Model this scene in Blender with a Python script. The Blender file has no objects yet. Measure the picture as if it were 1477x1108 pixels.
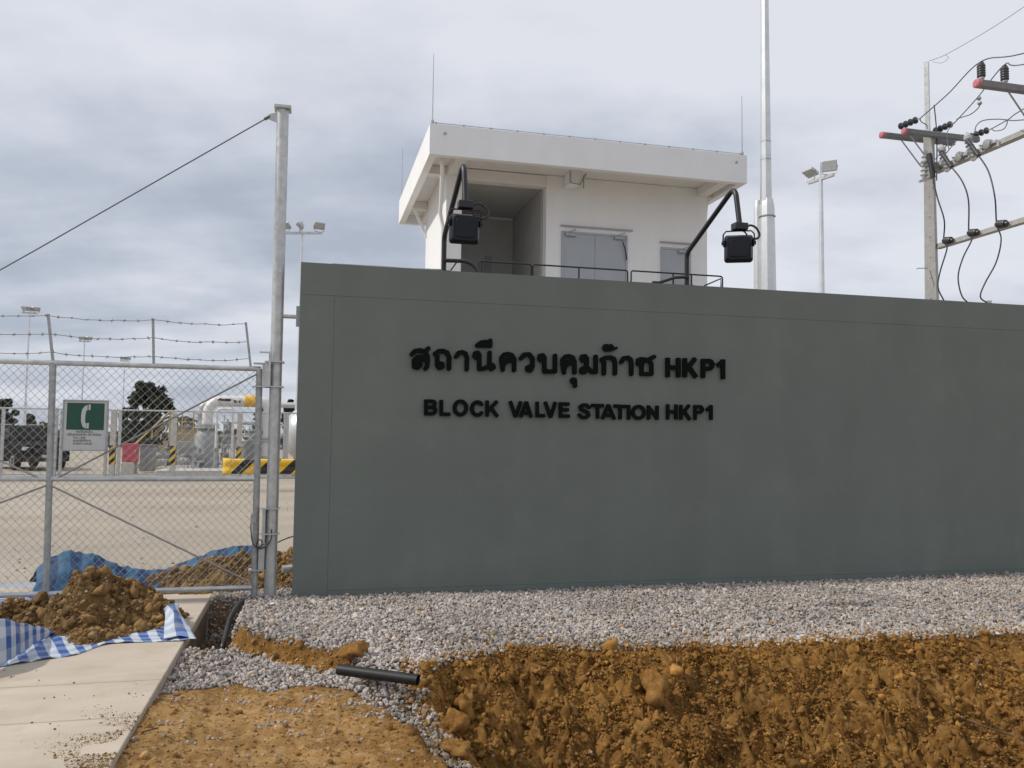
import bpy, math, random
import numpy as np
from mathutils import Vector, Matrix

# ------------------------------------------------------------------ camera, sky, sun, exposure
SC = bpy.context.scene
COL = SC.collection
EYE = 1.55
PITCH, ROLL, FPX = math.radians(3.576), math.radians(0.70), 1200.0
cd = bpy.data.cameras.new("camera"); cam = bpy.data.objects.new("camera", cd); COL.objects.link(cam)
cd.sensor_width = 36.0; cd.lens = 36.0 * FPX / 1477.0; cd.clip_start = 0.05; cd.clip_end = 3000
_f = np.array([0, math.cos(PITCH), math.sin(PITCH)])
_r0 = np.array([1.0, 0, 0]); _u0 = np.array([0, -math.sin(PITCH), math.cos(PITCH)])
_r = math.cos(ROLL) * _r0 + math.sin(ROLL) * _u0
_u = -math.sin(ROLL) * _r0 + math.cos(ROLL) * _u0
cam.matrix_world = Matrix(((_r[0], _u[0], -_f[0], 0), (_r[1], _u[1], -_f[1], 0), (_r[2], _u[2], -_f[2], EYE), (0, 0, 0, 1)))
SC.camera = cam

ANG = math.radians(13.763)                    # the wall runs at this angle
W0 = np.array([-2.06, 7.98, 0.0])             # its left foot
WU = np.array([math.cos(ANG), math.sin(ANG), 0]); WN = np.array([-math.sin(ANG), math.cos(ANG), 0])

SUN_EL = math.radians(43)
_h = -WU * math.cos(math.radians(4)) + WN * math.sin(math.radians(4))
SUN_DIR = np.array([_h[0] * math.cos(SUN_EL), _h[1] * math.cos(SUN_EL), math.sin(SUN_EL)])
sl = bpy.data.lights.new("sun", 'SUN'); sl.energy = 2.9; sl.angle = math.radians(2.0); sl.color = (1.0, 0.94, 0.85)
so = bpy.data.objects.new("sun", sl); COL.objects.link(so)
so.rotation_euler = Vector(-SUN_DIR).to_track_quat('-Z', 'Y').to_euler()

world = bpy.data.worlds.new("World"); SC.world = world; world.use_nodes = True
nt = world.node_tree; N = nt.nodes; LK = nt.links
for n_ in list(N): N.remove(n_)
def wn(t, **k):
    n_ = N.new(t)
    for a, b in k.items(): setattr(n_, a, b)
    return n_
out = wn('ShaderNodeOutputWorld'); bg = wn('ShaderNodeBackground'); bg.inputs[1].default_value = 0.1
sky = wn('ShaderNodeTexSky', sky_type='NISHITA'); sky.sun_disc = False
sky.sun_elevation = SUN_EL; sky.sun_rotation = math.atan2(SUN_DIR[0], SUN_DIR[1])
tc = wn('ShaderNodeTexCoord'); sep = wn('ShaderNodeSeparateXYZ'); LK.new(tc.outputs['Generated'], sep.inputs[0])
def m_(op, a, b=None):
    n_ = wn('ShaderNodeMath', operation=op)
    for i, x in enumerate((a, b)):
        if x is None: continue
        if isinstance(x, (int, float)): n_.inputs[i].default_value = x
        else: LK.new(x, n_.inputs[i])
    return n_.outputs[0]
zc = m_('ADD', m_('MAXIMUM', sep.outputs[2], 0.0), 0.22)
cx = m_('DIVIDE', sep.outputs[0], zc); cy = m_('DIVIDE', sep.outputs[1], zc)
cmb = wn('ShaderNodeCombineXYZ'); LK.new(cx, cmb.inputs[0]); LK.new(cy, cmb.inputs[1]); cmb.inputs[2].default_value = 3.3
n1 = wn('ShaderNodeTexNoise'); n1.inputs['Scale'].default_value = 1.35; n1.inputs['Detail'].default_value = 8; n1.inputs['Roughness'].default_value = 0.54
LK.new(cmb.outputs[0], n1.inputs['Vector'])
mp = wn('ShaderNodeMapping'); mp.inputs['Scale'].default_value = (0.5, 1.9, 1); mp.inputs['Location'].default_value = (4.1, 2.2, 0)
LK.new(cmb.outputs[0], mp.inputs[0])
n2 = wn('ShaderNodeTexNoise'); n2.inputs['Scale'].default_value = 1.7; n2.inputs['Detail'].default_value = 5; n2.inputs['Roughness'].default_value = 0.5
LK.new(mp.outputs[0], n2.inputs['Vector'])
# the thick grey cloud bank hangs in the left half of the view; the cover is thinner and brighter to the right and above
gx = m_('MULTIPLY', sep.outputs[0], 0.16); gz = m_('MULTIPLY', sep.outputs[2], 0.26)
f1 = m_('ADD', m_('SUBTRACT', m_('MULTIPLY', n1.outputs[0], 1.25), 0.24), m_('MULTIPLY', n2.outputs[0], 0.52))
f2 = m_('ADD', m_('ADD', f1, gx), gz)
cr = wn('ShaderNodeValToRGB')
els = cr.color_ramp.elements
els[0].position = 0.43; els[0].color = (0.44, 0.485, 0.575, 1)
els[1].position = 0.86; els[1].color = (0.78, 0.80, 0.865, 1)
e = els.new(0.57); e.color = (0.54, 0.585, 0.675, 1)
e = els.new(0.70); e.color = (0.665, 0.695, 0.775, 1)
LK.new(f2, cr.inputs[0])
sc10 = wn('ShaderNodeMix', data_type='RGBA', blend_type='MULTIPLY'); sc10.inputs[0].default_value = 1
LK.new(cr.outputs[0], sc10.inputs[6]); sc10.inputs[7].default_value = (10, 10, 10, 1)
mx = wn('ShaderNodeMix', data_type='RGBA'); mx.inputs[0].default_value = 0.93
LK.new(sky.outputs[0], mx.inputs[6]); LK.new(sc10.outputs[2], mx.inputs[7])
LK.new(mx.outputs[2], bg.inputs[0]); LK.new(bg.outputs[0], out.inputs[0])

SC.view_settings.view_transform = 'Standard'; SC.view_settings.look = 'None'
SC.view_settings.exposure = 0.0; SC.view_settings.gamma = 1.0; SC.view_settings.use_curve_mapping = False

# ------------------------------------------------------------------ measuring: photo pixel + depth -> place
CP = np.array([0, 0, EYE])
def ray(x, y): return _f + (x - 738.5) / FPX * _r - (y - 554) / FPX * _u
def P(x, y, Y):
    d = ray(x, y); return CP + d * (Y / d[1])
def Wl(p):
    v = np.array(p, float) - W0; return (float(v @ WU), float(v @ WN), float(v[2]))
def WW(s, y, z): return W0 + WU * s + WN * y + np.array([0, 0, z])
def GW(x, y, z=0.0):
    d = ray(x, y); t = (z - EYE) / d[2]; return CP + d * t
def GL(x, y, z=0.0): return Wl(GW(x, y, z))
def Wp(x, y, dd):
    d = ray(x, y); t = (dd - (CP - W0) @ WN) / (d @ WN); return Wl(CP + d * t)

rng = np.random.default_rng(7); random.seed(7)

# ------------------------------------------------------------------ materials
def mat(name, col, rough=0.8, metal=0.0, var=0.0, vscale=6.0, bump=0.0, bscale=40.0, spec=0.5, col2=None, tint=False, detail=5, dirt=None, bdist=0.01, streak=None):
    """plain procedural material: base colour broken by noise of its own, optional bump, optional per-piece tint attribute"""
    m = bpy.data.materials.new(name); m.use_nodes = True
    t = m.node_tree; b = t.nodes['Principled BSDF']
    b.inputs['Roughness'].default_value = rough; b.inputs['Metallic'].default_value = metal
    if 'Specular IOR Level' in b.inputs: b.inputs['Specular IOR Level'].default_value = spec
    c1 = (*col, 1)
    co = t.nodes.new('ShaderNodeTexCoord')
    src = None
    if var > 0 or col2 is not None:
        nz = t.nodes.new('ShaderNodeTexNoise'); nz.inputs['Scale'].default_value = vscale; nz.inputs['Detail'].default_value = detail
        nz.inputs['Roughness'].default_value = 0.6
        t.links.new(co.outputs['Object'], nz.inputs['Vector'])
        rp = t.nodes.new('ShaderNodeValToRGB'); t.links.new(nz.outputs[0], rp.inputs[0])
        rp.color_ramp.elements[0].position = 0.32; rp.color_ramp.elements[1].position = 0.68
        if col2 is None:
            rp.color_ramp.elements[0].color = tuple(max(0, c * (1 - var)) for c in col) + (1,)
            rp.color_ramp.elements[1].color = tuple(min(1, c * (1 + var)) for c in col) + (1,)
        else:
            rp.color_ramp.elements[0].color = c1; rp.color_ramp.elements[1].color = (*col2, 1)
        src = rp.outputs[0]
    else:
        rgb = t.nodes.new('ShaderNodeRGB'); rgb.outputs[0].default_value = c1; src = rgb.outputs[0]
    if dirt is not None:      # (colour, scale, low, high): patches of dirt with an outline of their own
        nz = t.nodes.new('ShaderNodeTexNoise'); nz.inputs['Scale'].default_value = dirt[1]; nz.inputs['Detail'].default_value = 8
        nz.inputs['Roughness'].default_value = 0.68
        t.links.new(co.outputs['Object'], nz.inputs['Vector'])
        mr = t.nodes.new('ShaderNodeMapRange'); mr.inputs[1].default_value = dirt[2]; mr.inputs[2].default_value = dirt[3]
        t.links.new(nz.outputs[0], mr.inputs[0])
        mm = t.nodes.new('ShaderNodeMix'); mm.data_type = 'RGBA'
        t.links.new(mr.outputs[0], mm.inputs[0]); t.links.new(src, mm.inputs[6]); mm.inputs[7].default_value = (*dirt[0], 1)
        src = mm.outputs[2]
    if streak is not None:    # long weathering runs: noise stretched along one axis
        mp_ = t.nodes.new('ShaderNodeMapping'); mp_.inputs['Scale'].default_value = (streak[1], streak[1] if len(streak) < 4 else streak[3], streak[2]); t.links.new(co.outputs['Object'], mp_.inputs[0])
        nz = t.nodes.new('ShaderNodeTexNoise'); nz.inputs['Scale'].default_value = 1.0; nz.inputs['Detail'].default_value = 6; t.links.new(mp_.outputs[0], nz.inputs['Vector'])
        mr = t.nodes.new('ShaderNodeMapRange'); mr.inputs[1].default_value = 0.35; mr.inputs[2].default_value = 0.65; mr.inputs[3].default_value = streak[0]; mr.inputs[4].default_value = 2 - streak[0]; t.links.new(nz.outputs[0], mr.inputs[0])
        mm = t.nodes.new('ShaderNodeMix'); mm.data_type = 'RGBA'; mm.blend_type = 'MULTIPLY'; mm.inputs[0].default_value = 1
        t.links.new(src, mm.inputs[6]); t.links.new(mr.outputs[0], mm.inputs[7]); src = mm.outputs[2]
    if tint:
        at = t.nodes.new('ShaderNodeAttribute'); at.attribute_name = 'tint'
        mm = t.nodes.new('ShaderNodeMix'); mm.data_type = 'RGBA'; mm.blend_type = 'MULTIPLY'; mm.inputs[0].default_value = 1
        t.links.new(src, mm.inputs[6]); t.links.new(at.outputs[0], mm.inputs[7]); src = mm.outputs[2]
    t.links.new(src, b.inputs['Base Color'])
    if bump > 0:
        nb = t.nodes.new('ShaderNodeTexNoise'); nb.inputs['Scale'].default_value = bscale; nb.inputs['Detail'].default_value = 6
        t.links.new(co.outputs['Object'], nb.inputs['Vector'])
        bp = t.nodes.new('ShaderNodeBump'); bp.inputs['Strength'].default_value = bump; bp.inputs['Distance'].default_value = bdist
        t.links.new(nb.outputs[0], bp.inputs['Height']); t.links.new(bp.outputs[0], b.inputs['Normal'])
    return m

M = {}
M['wall'] = mat('wall_paint', (0.150, 0.174, 0.158), 0.62, var=0.05, vscale=1.3, bump=0.12, bscale=60, dirt=((0.185, 0.205, 0.187), 1.6, 0.52, 0.86), streak=(0.965, 2.6, 0.25))
M['letter'] = mat('black_lettering', (0.005, 0.007, 0.007), 0.85, var=0.2, spec=0.12)
M['white'] = mat('white_paint', (0.80, 0.81, 0.82), 0.7, var=0.02, vscale=1.5, bump=0.06, bscale=30, dirt=((0.74, 0.735, 0.725), 1.1, 0.55, 0.9), streak=(0.98, 2.2, 0.3))
M['soffit'] = mat('soffit_paint', (0.72, 0.71, 0.70), 0.75, var=0.04, vscale=2)
M['inner'] = mat('grey_and_bay_shade', (0.40, 0.40, 0.39), 0.8, var=0.06, vscale=2)  # plain grey of small fittings; in the bay it stands for shade
M['door'] = mat('grey_door', (0.37, 0.40, 0.44), 0.45, var=0.03, vscale=3)
M['galv'] = mat('galvanised_steel', (0.50, 0.515, 0.51), 0.42, 0.55, var=0.16, vscale=14, bump=0.05, bscale=80, dirt=((0.36, 0.36, 0.345), 5, 0.56, 0.8))
M['galvdark'] = mat('weathered_galvanised', (0.36, 0.375, 0.375), 0.5, 0.5, var=0.2, vscale=25)
M['wire'] = mat('galvanised_wire', (0.30, 0.295, 0.28), 0.5, 0.5, var=0.15, vscale=30)
M['mast'] = mat('bright_mast_steel', (0.62, 0.64, 0.65), 0.36, 0.55, var=0.08, vscale=4)
M['black'] = mat('black_metal', (0.012, 0.013, 0.016), 0.42, var=0.2)
M['blackgloss'] = mat('black_housing', (0.008, 0.011, 0.017), 0.4, var=0.15, vscale=20, spec=0.3)
M['plastic'] = mat('black_pipe_plastic', (0.016, 0.016, 0.017), 0.4, var=0.3, vscale=25)
M['slab'] = mat('pale_concrete', (0.47, 0.405, 0.325), 0.85, var=0.07, vscale=2.2, bump=0.15, bscale=70, dirt=((0.38, 0.29, 0.19), 1.3, 0.52, 0.74), streak=(0.94, 2.0, 1, 5))
M['slabside'] = mat('earthy_concrete_edge', (0.17, 0.12, 0.07), 0.95, var=0.35, vscale=9, bump=0.5, bscale=30)
M['yard'] = mat('yard_surface', (0.335, 0.29, 0.23), 0.9, var=0.10, vscale=0.35, bump=0.2, bscale=30, dirt=((0.39, 0.35, 0.29), 0.22, 0.48, 0.66), streak=(0.93, 0.16, 1, 0.55))
M['stone'] = mat('crushed_stone', (0.375, 0.342, 0.315), 0.85, var=0.18, vscale=60, tint=True)
M['conc'] = mat('pole_concrete', (0.37, 0.365, 0.355), 0.85, var=0.12, vscale=7, bump=0.1, bscale=50)
M['concwhite'] = mat('white_post_concrete', (0.52, 0.50, 0.47), 0.8, var=0.08, vscale=5)
M['pink'] = mat('pink_end_paint', (0.50, 0.17, 0.20), 0.6, var=0.08)
M['insul'] = mat('dark_glazed_insulator', (0.035, 0.036, 0.042), 0.4, var=0.2)
M['porcelain'] = mat('grey_porcelain', (0.42, 0.43, 0.43), 0.35, var=0.15, vscale=20)
M['cable'] = mat('black_cable', (0.03, 0.031, 0.034), 0.55); M['stay'] = mat('steel_rope', (0.13, 0.135, 0.14), 0.5, 0.4)
M['line'] = mat('overhead_line', (0.085, 0.09, 0.10), 0.5)
M['beamgrey'] = mat('grey_steel_beam', (0.185, 0.19, 0.20), 0.6, var=0.12, vscale=6)
M['silver'] = mat('silver_vessel_paint', (0.60, 0.61, 0.62), 0.34, 0.35, var=0.06, vscale=3)
M['greypipe'] = mat('grey_pipe_paint', (0.33, 0.34, 0.345), 0.5, 0.15, var=0.12, vscale=5)
M['whitepipe'] = mat('white_pipe_paint', (0.70, 0.69, 0.67), 0.4, var=0.05, vscale=4)
M['yellow'] = mat('yellow_paint', (0.80, 0.50, 0.03), 0.5, var=0.06, vscale=4)
M['handrail'] = mat('faded_yellow_rail', (0.50, 0.36, 0.12), 0.6, var=0.1); M['orange'] = mat('yellow_band', (0.76, 0.44, 0.05), 0.5, var=0.06, vscale=5)
M['red'] = mat('red_panel', (0.52, 0.075, 0.10), 0.5, var=0.08, vscale=4)
M['tan'] = mat('tan_cladding', (0.38, 0.31, 0.215), 0.8, var=0.12, vscale=4)
M['cabinet'] = mat('grey_cabinet', (0.27, 0.28, 0.28), 0.55, var=0.08, vscale=5)
M['green'] = mat('green_sign_face', (0.006, 0.068, 0.046), 0.45, var=0.1)
M['signwhite'] = mat('sign_white', (0.50, 0.52, 0.52), 0.5, var=0.05)
M['signtext'] = mat('sign_print', (0.07, 0.075, 0.08), 0.6)
M['carbody'] = mat('black_car_paint', (0.006, 0.007, 0.008), 0.6, var=0.1, spec=0.08)
M['glass'] = mat('dark_car_glass', (0.006, 0.008, 0.009), 0.3, spec=0.12)
M['tyre'] = mat('tyre_rubber', (0.015, 0.015, 0.015), 0.9)
M['lampglass'] = mat('headlight_glass', (0.62, 0.64, 0.66), 0.2)
M['bark'] = mat('tree_bark', (0.10, 0.075, 0.05), 0.95, var=0.3, vscale=10)

# clean stripes that follow an object's own axes (painted hazard markings)
def stripe_mat(name, c1, c2, vec, period, duty=0.5):
    m = bpy.data.materials.new(name); m.use_nodes = True; t = m.node_tree; b = t.nodes['Principled BSDF']
    b.inputs['Roughness'].default_value = 0.45
    co = t.nodes.new('ShaderNodeTexCoord'); dp = t.nodes.new('ShaderNodeVectorMath'); dp.operation = 'DOT_PRODUCT'
    t.links.new(co.outputs['Object'], dp.inputs[0]); dp.inputs[1].default_value = tuple(v / period for v in vec)
    fr = t.nodes.new('ShaderNodeMath'); fr.operation = 'FRACT'; t.links.new(dp.outputs['Value'], fr.inputs[0])
    gt = t.nodes.new('ShaderNodeMath'); gt.operation = 'GREATER_THAN'; t.links.new(fr.outputs[0], gt.inputs[0]); gt.inputs[1].default_value = duty
    mm = t.nodes.new('ShaderNodeMix'); mm.data_type = 'RGBA'; t.links.new(gt.outputs[0], mm.inputs[0])
    mm.inputs[6].default_value = (*c1, 1); mm.inputs[7].default_value = (*c2, 1)
    t.links.new(mm.outputs[2], b.inputs['Base Color']); return m
M['rail_stripe'] = stripe_mat('rail_hazard_paint', (0.80, 0.48, 0.02), (0.02, 0.02, 0.022), (1, 0, -1.0), 0.64, 0.52)
M['post_stripe'] = stripe_mat('post_hazard_band', (0.72, 0.50, 0.05), (0.02, 0.02, 0.022), (1, 1, -1.0), 0.27, 0.5)

def foliage_mat(name, col):
    m = mat(name, col, 0.7, var=0.45, vscale=1.3); return m
M['leaf'] = foliage_mat('dark_foliage', (0.030, 0.040, 0.024)); M['leaf2'] = foliage_mat('olive_foliage', (0.048, 0.060, 0.036))
M['hedge'] = foliage_mat('grey_green_hedge', (0.10, 0.12, 0.10))

def dirt_mat(name, a, b, c):
    """loose excavated soil: clods of two earths, dry dust on some, fine crumb bump"""
    m = bpy.data.materials.new(name); m.use_nodes = True; t = m.node_tree; p = t.nodes['Principled BSDF']
    p.inputs['Roughness'].default_value = 0.95; p.inputs['Specular IOR Level'].default_value = 0.15
    co = t.nodes.new('ShaderNodeTexCoord')
    def nz(s, d=6, r=0.6):
        n_ = t.nodes.new('ShaderNodeTexNoise'); n_.inputs['Scale'].default_value = s; n_.inputs['Detail'].default_value = d; n_.inputs['Roughness'].default_value = r
        t.links.new(co.outputs['Object'], n_.inputs['Vector']); return n_
    n1_, n2_ = nz(2.6), nz(19.0)
    r1 = t.nodes.new('ShaderNodeValToRGB'); t.links.new(n1_.outputs[0], r1.inputs[0])
    r1.color_ramp.elements[0].position = 0.34; r1.color_ramp.elements[0].color = (*a, 1)
    r1.color_ramp.elements[1].position = 0.66; r1.color_ramp.elements[1].color = (*b, 1)
    r2 = t.nodes.new('ShaderNodeValToRGB'); t.links.new(n2_.outputs[0], r2.inputs[0])
    r2.color_ramp.elements[0].position = 0.45; r2.color_ramp.elements[0].color = (0, 0, 0, 1)
    r2.color_ramp.elements[1].position = 0.72; r2.color_ramp.elements[1].color = (1, 1, 1, 1)
    mm = t.nodes.new('ShaderNodeMix'); mm.data_type = 'RGBA'; t.links.new(r2.outputs[0], mm.inputs[0]); t.links.new(r1.outputs[0], mm.inputs[6]); mm.inputs[7].default_value = (*c, 1)
    at = t.nodes.new('ShaderNodeAttribute'); at.attribute_name = 'tint'
    m2 = t.nodes.new('ShaderNodeMix'); m2.data_type = 'RGBA'; m2.blend_type = 'MULTIPLY'; m2.inputs[0].default_value = 1
    t.links.new(mm.outputs[2], m2.inputs[6]); t.links.new(at.outputs[0], m2.inputs[7])
    t.links.new(m2.outputs[2], p.inputs['Base Color'])
    nb = nz(130, 8, 0.75); bp = t.nodes.new('ShaderNodeBump'); bp.inputs['Strength'].default_value = 1.0; bp.inputs['Distance'].default_value = 0.014
    t.links.new(nb.outputs[0], bp.inputs['Height'])
    nb2 = nz(48, 6, 0.7); bp2 = t.nodes.new('ShaderNodeBump'); bp2.inputs['Strength'].default_value = 0.45; bp2.inputs['Distance'].default_value = 0.03
    t.links.new(nb2.outputs[0], bp2.inputs['Height']); t.links.new(bp.outputs[0], bp2.inputs['Normal']); t.links.new(bp2.outputs[0], p.inputs['Normal'])
    return m
M['dirt'] = dirt_mat('ochre_soil', (0.225, 0.106, 0.026), (0.415, 0.210, 0.054), (0.48, 0.28, 0.095))
M['pile'] = dirt_mat('brown_soil', (0.20, 0.115, 0.045), (0.36, 0.21, 0.082), (0.42, 0.29, 0.14))

def tarp_mat(name, white, blue, cell, dusty=1.0, rough=0.42):
    m = bpy.data.materials.new(name); m.use_nodes = True; t = m.node_tree; p = t.nodes['Principled BSDF']
    p.inputs['Roughness'].default_value = rough; p.inputs['Specular IOR Level'].default_value = 0.3
    uv = t.nodes.new('ShaderNodeUVMap'); sp = t.nodes.new('ShaderNodeSeparateXYZ'); t.links.new(uv.outputs[0], sp.inputs[0])
    def band(o):
        a = t.nodes.new('ShaderNodeMath'); a.operation = 'DIVIDE'; t.links.new(o, a.inputs[0]); a.inputs[1].default_value = cell
        f = t.nodes.new('ShaderNodeMath'); f.operation = 'FRACT'; t.links.new(a.outputs[0], f.inputs[0])
        g = t.nodes.new('ShaderNodeMath'); g.operation = 'GREATER_THAN'; t.links.new(f.outputs[0], g.inputs[0]); g.inputs[1].default_value = 0.5
        return g.outputs[0]
    bu, bv = band(sp.outputs[0]), band(sp.outputs[1])
    a = t.nodes.new('ShaderNodeMath'); a.operation = 'MULTIPLY'; t.links.new(bu, a.inputs[0]); a.inputs[1].default_value = 0.72
    b = t.nodes.new('ShaderNodeMath'); b.operation = 'MULTIPLY_ADD'; t.links.new(bv, b.inputs[0]); b.inputs[1].default_value = 0.26; t.links.new(a.outputs[0], b.inputs[2])
    mm = t.nodes.new('ShaderNodeMix'); mm.data_type = 'RGBA'; t.links.new(b.outputs[0], mm.inputs[0])
    mm.inputs[6].default_value = (*white, 1); mm.inputs[7].default_value = (*blue, 1)
    co = t.nodes.new('ShaderNodeTexCoord'); nz = t.nodes.new('ShaderNodeTexNoise'); nz.inputs['Scale'].default_value = 5; nz.inputs['Detail'].default_value = 7
    t.links.new(co.outputs['Object'], nz.inputs['Vector'])
    mr = t.nodes.new('ShaderNodeMapRange'); mr.inputs[1].default_value = 0.55; mr.inputs[2].default_value = 0.85; mr.inputs[4].default_value = dusty; t.links.new(nz.outputs[0], mr.inputs[0])
    m2 = t.nodes.new('ShaderNodeMix'); m2.data_type = 'RGBA'; t.links.new(mr.outputs[0], m2.inputs[0]); t.links.new(mm.outputs[2], m2.inputs[6]); m2.inputs[7].default_value = (0.28, 0.22, 0.15, 1)
    t.links.new(m2.outputs[2], p.inputs['Base Color'])
    nb = t.nodes.new('ShaderNodeTexNoise'); nb.inputs['Scale'].default_value = 30; nb.inputs['Detail'].default_value = 4
    t.links.new(co.outputs['Object'], nb.inputs['Vector'])
    bp = t.nodes.new('ShaderNodeBump'); bp.inputs['Strength'].default_value = 0.5; bp.inputs['Distance'].default_value = 0.01
    t.links.new(nb.outputs[0], bp.inputs['Height']); t.links.new(bp.outputs[0], p.inputs['Normal'])
    return m
M['tarp'] = tarp_mat('checked_tarpaulin', (0.54, 0.59, 0.64), (0.022, 0.095, 0.33), 0.16)
M['tarp2'] = tarp_mat('blue_checked_tarpaulin', (0.035, 0.115, 0.21), (0.005, 0.026, 0.09), 0.22, 0.25, 0.7)

# ------------------------------------------------------------------ mesh building
ORG = {}                                       # object name -> its origin in the frame its shapes are written in
def link(o): COL.objects.link(o); return o
def tag(o, label=None, cat=None, group=None, kind=None):
    if label: o['label'] = label
    if cat: o['category'] = cat
    if group: o['group'] = group
    if kind: o['kind'] = kind
    return o
def thing(name, label, cat, pos, frame='W', group=None):
    """Empty at the thing's base; frame W: coordinates along / behind / above the wall's foot, frame X: world"""
    o = bpy.data.objects.new(name, None); link(o); o.empty_display_size = 0.2
    if frame == 'W':
        o.location = WW(*pos); o.rotation_euler = (0, 0, ANG)
    else:
        o.location = pos
    ORG[o.name] = np.array(pos, float)
    return tag(o, label, cat, group)

class MB:
    def __init__(self): self.v = []; self.f = []; self.uv = None
    def add(self, vs, fs):
        b = len(self.v); self.v.extend([tuple(map(float, p)) for p in vs]); self.f.extend([tuple(i + b for i in q) for q in fs]); return self
    def box(self, x0, x1, y0, y1, z0, z1):
        return self.add([(x0, y0, z0), (x1, y0, z0), (x1, y1, z0), (x0, y1, z0), (x0, y0, z1), (x1, y0, z1), (x1, y1, z1), (x0, y1, z1)],
                        [(0, 3, 2, 1), (4, 5, 6, 7), (0, 1, 5, 4), (1, 2, 6, 5), (2, 3, 7, 6), (3, 0, 4, 7)])
    def obox(self, c, ax, ay, az, h):
        """box about c with given axes and half sizes"""
        c, ax, ay, az = (np.array(q, float) for q in (c, ax, ay, az))
        vs = [c + ax * h[0] * i + ay * h[1] * j + az * h[2] * k for k in (-1, 1) for i, j in ((-1, -1), (1, -1), (1, 1), (-1, 1))]
        return self.add(vs, [(0, 3, 2, 1), (4, 5, 6, 7), (0, 1, 5, 4), (1, 2, 6, 5), (2, 3, 7, 6), (3, 0, 4, 7)])
    def bar(self, a, b, w, h, up=(0, 0, 1)):
        a, b = np.array(a, float), np.array(b, float); d = b - a; L = np.linalg.norm(d); d /= L
        s = np.cross(d, up); s = s / (np.linalg.norm(s) + 1e-9); t_ = np.cross(s, d)
        return self.obox((a + b) / 2, d, s, t_, (L / 2, w / 2, h / 2))
    def tube(self, pts, r, seg=8, caps=True):
        pts = [np.array(p, float) for p in pts]; n_ = len(pts)
        rs = r if isinstance(r, (list, tuple)) else [r] * n_
        vs = []; prev = None
        for i, p in enumerate(pts):
            d = pts[min(i + 1, n_ - 1)] - pts[max(i - 1, 0)]; d = d / (np.linalg.norm(d) + 1e-12)
            if prev is None:
                a = np.array([0, 0, 1.0]) if abs(d[2]) < 0.9 else np.array([1.0, 0, 0])
                s = np.cross(d, a)
            else: s = prev - d * (prev @ d)
            s = s / (np.linalg.norm(s) + 1e-12); prev = s; t_ = np.cross(d, s)
            for k in range(seg):
                q = 2 * math.pi * k / seg; vs.append(p + (s * math.cos(q) + t_ * math.sin(q)) * rs[i])
        fs = [(i * seg + k, i * seg + (k + 1) % seg, (i + 1) * seg + (k + 1) % seg, (i + 1) * seg + k) for i in range(n_ - 1) for k in range(seg)]
        if caps: fs += [tuple(range(seg - 1, -1, -1)), tuple((n_ - 1) * seg + k for k in range(seg))]
        return self.add(vs, fs)
    def lathe(self, prof, c=(0, 0, 0), seg=16, axis=(0, 0, 1), start=0.0):
        """profile (radius, height) spun about an axis through c"""
        c = np.array(c, float); ax = np.array(axis, float); ax /= np.linalg.norm(ax)
        a = np.array([1.0, 0, 0]) if abs(ax[0]) < 0.9 else np.array([0, 1.0, 0])
        s = np.cross(ax, a); s /= np.linalg.norm(s); t_ = np.cross(ax, s); vs = []
        for r, h in prof:
            for k in range(seg):
                q = start + 2 * math.pi * k / seg; vs.append(c + ax * h + (s * math.cos(q) + t_ * math.sin(q)) * r)
        m_n = len(prof)
        fs = [(i * seg + k, i * seg + (k + 1) % seg, (i + 1) * seg + (k + 1) % seg, (i + 1) * seg + k) for i in range(m_n - 1) for k in range(seg)]
        fs += [tuple(range(seg - 1, -1, -1)), tuple((m_n - 1) * seg + k for k in range(seg))]
        return self.add(vs, fs)
    def prism(self, poly, fn, d0, d1):
        """outline poly (a, b) placed by fn(a, b, depth), extruded from d0 to d1"""
        n_ = len(poly); vs = [fn(a, b, d0) for a, b in poly] + [fn(a, b, d1) for a, b in poly]
        fs = [tuple(range(n_)), tuple(range(2 * n_ - 1, n_ - 1, -1))] + [(i, i + n_, (i + 1) % n_ + n_, (i + 1) % n_) for i in range(n_)]
        return self.add(vs, fs)
    def build(self, name, m, parent=None, pos=None, frame='W', smooth=38, bevel=0.0, fix=True):
        me = bpy.data.meshes.new(name)
        if parent is not None: org = ORG[parent.name]
        else: org = np.array(pos if pos is not None else (0, 0, 0), float)
        V = np.array(self.v) - org
        me.from_pydata(V.tolist(), [], self.f)
        if self.uv is not None:
            l = me.uv_layers.new(name='UVMap'); uvs = np.array(self.uv, dtype=np.float32)
            li = np.empty(len(me.loops), dtype=np.int32); me.loops.foreach_get('vertex_index', li)
            l.data.foreach_set('uv', uvs[li].ravel())
        return finish(me, name, m, parent, org, frame, smooth, bevel, fix)

def finish(me, name, m, parent, org, frame, smooth, bevel=0.0, fix=False):
    me.materials.append(m); me.validate(); me.update()
    if fix:
        import bmesh
        bm = bmesh.new(); bm.from_mesh(me); bmesh.ops.recalc_face_normals(bm, faces=bm.faces[:]); bm.to_mesh(me); bm.free()
    if smooth:
        me.polygons.foreach_set('use_smooth', np.ones(len(me.polygons), dtype=bool))
        me.set_sharp_from_angle(angle=math.radians(smooth))
    o = bpy.data.objects.new(name, me); link(o)
    if parent is not None:
        o.parent = parent
    elif frame == 'W':
        o.location = WW(*org); o.rotation_euler = (0, 0, ANG)
    else:
        o.location = org
    ORG[o.name] = org
    if bevel:
        b = o.modifiers.new('bevel', 'BEVEL'); b.width = bevel; b.segments = 2; b.limit_method = 'ANGLE'
    return o

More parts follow.
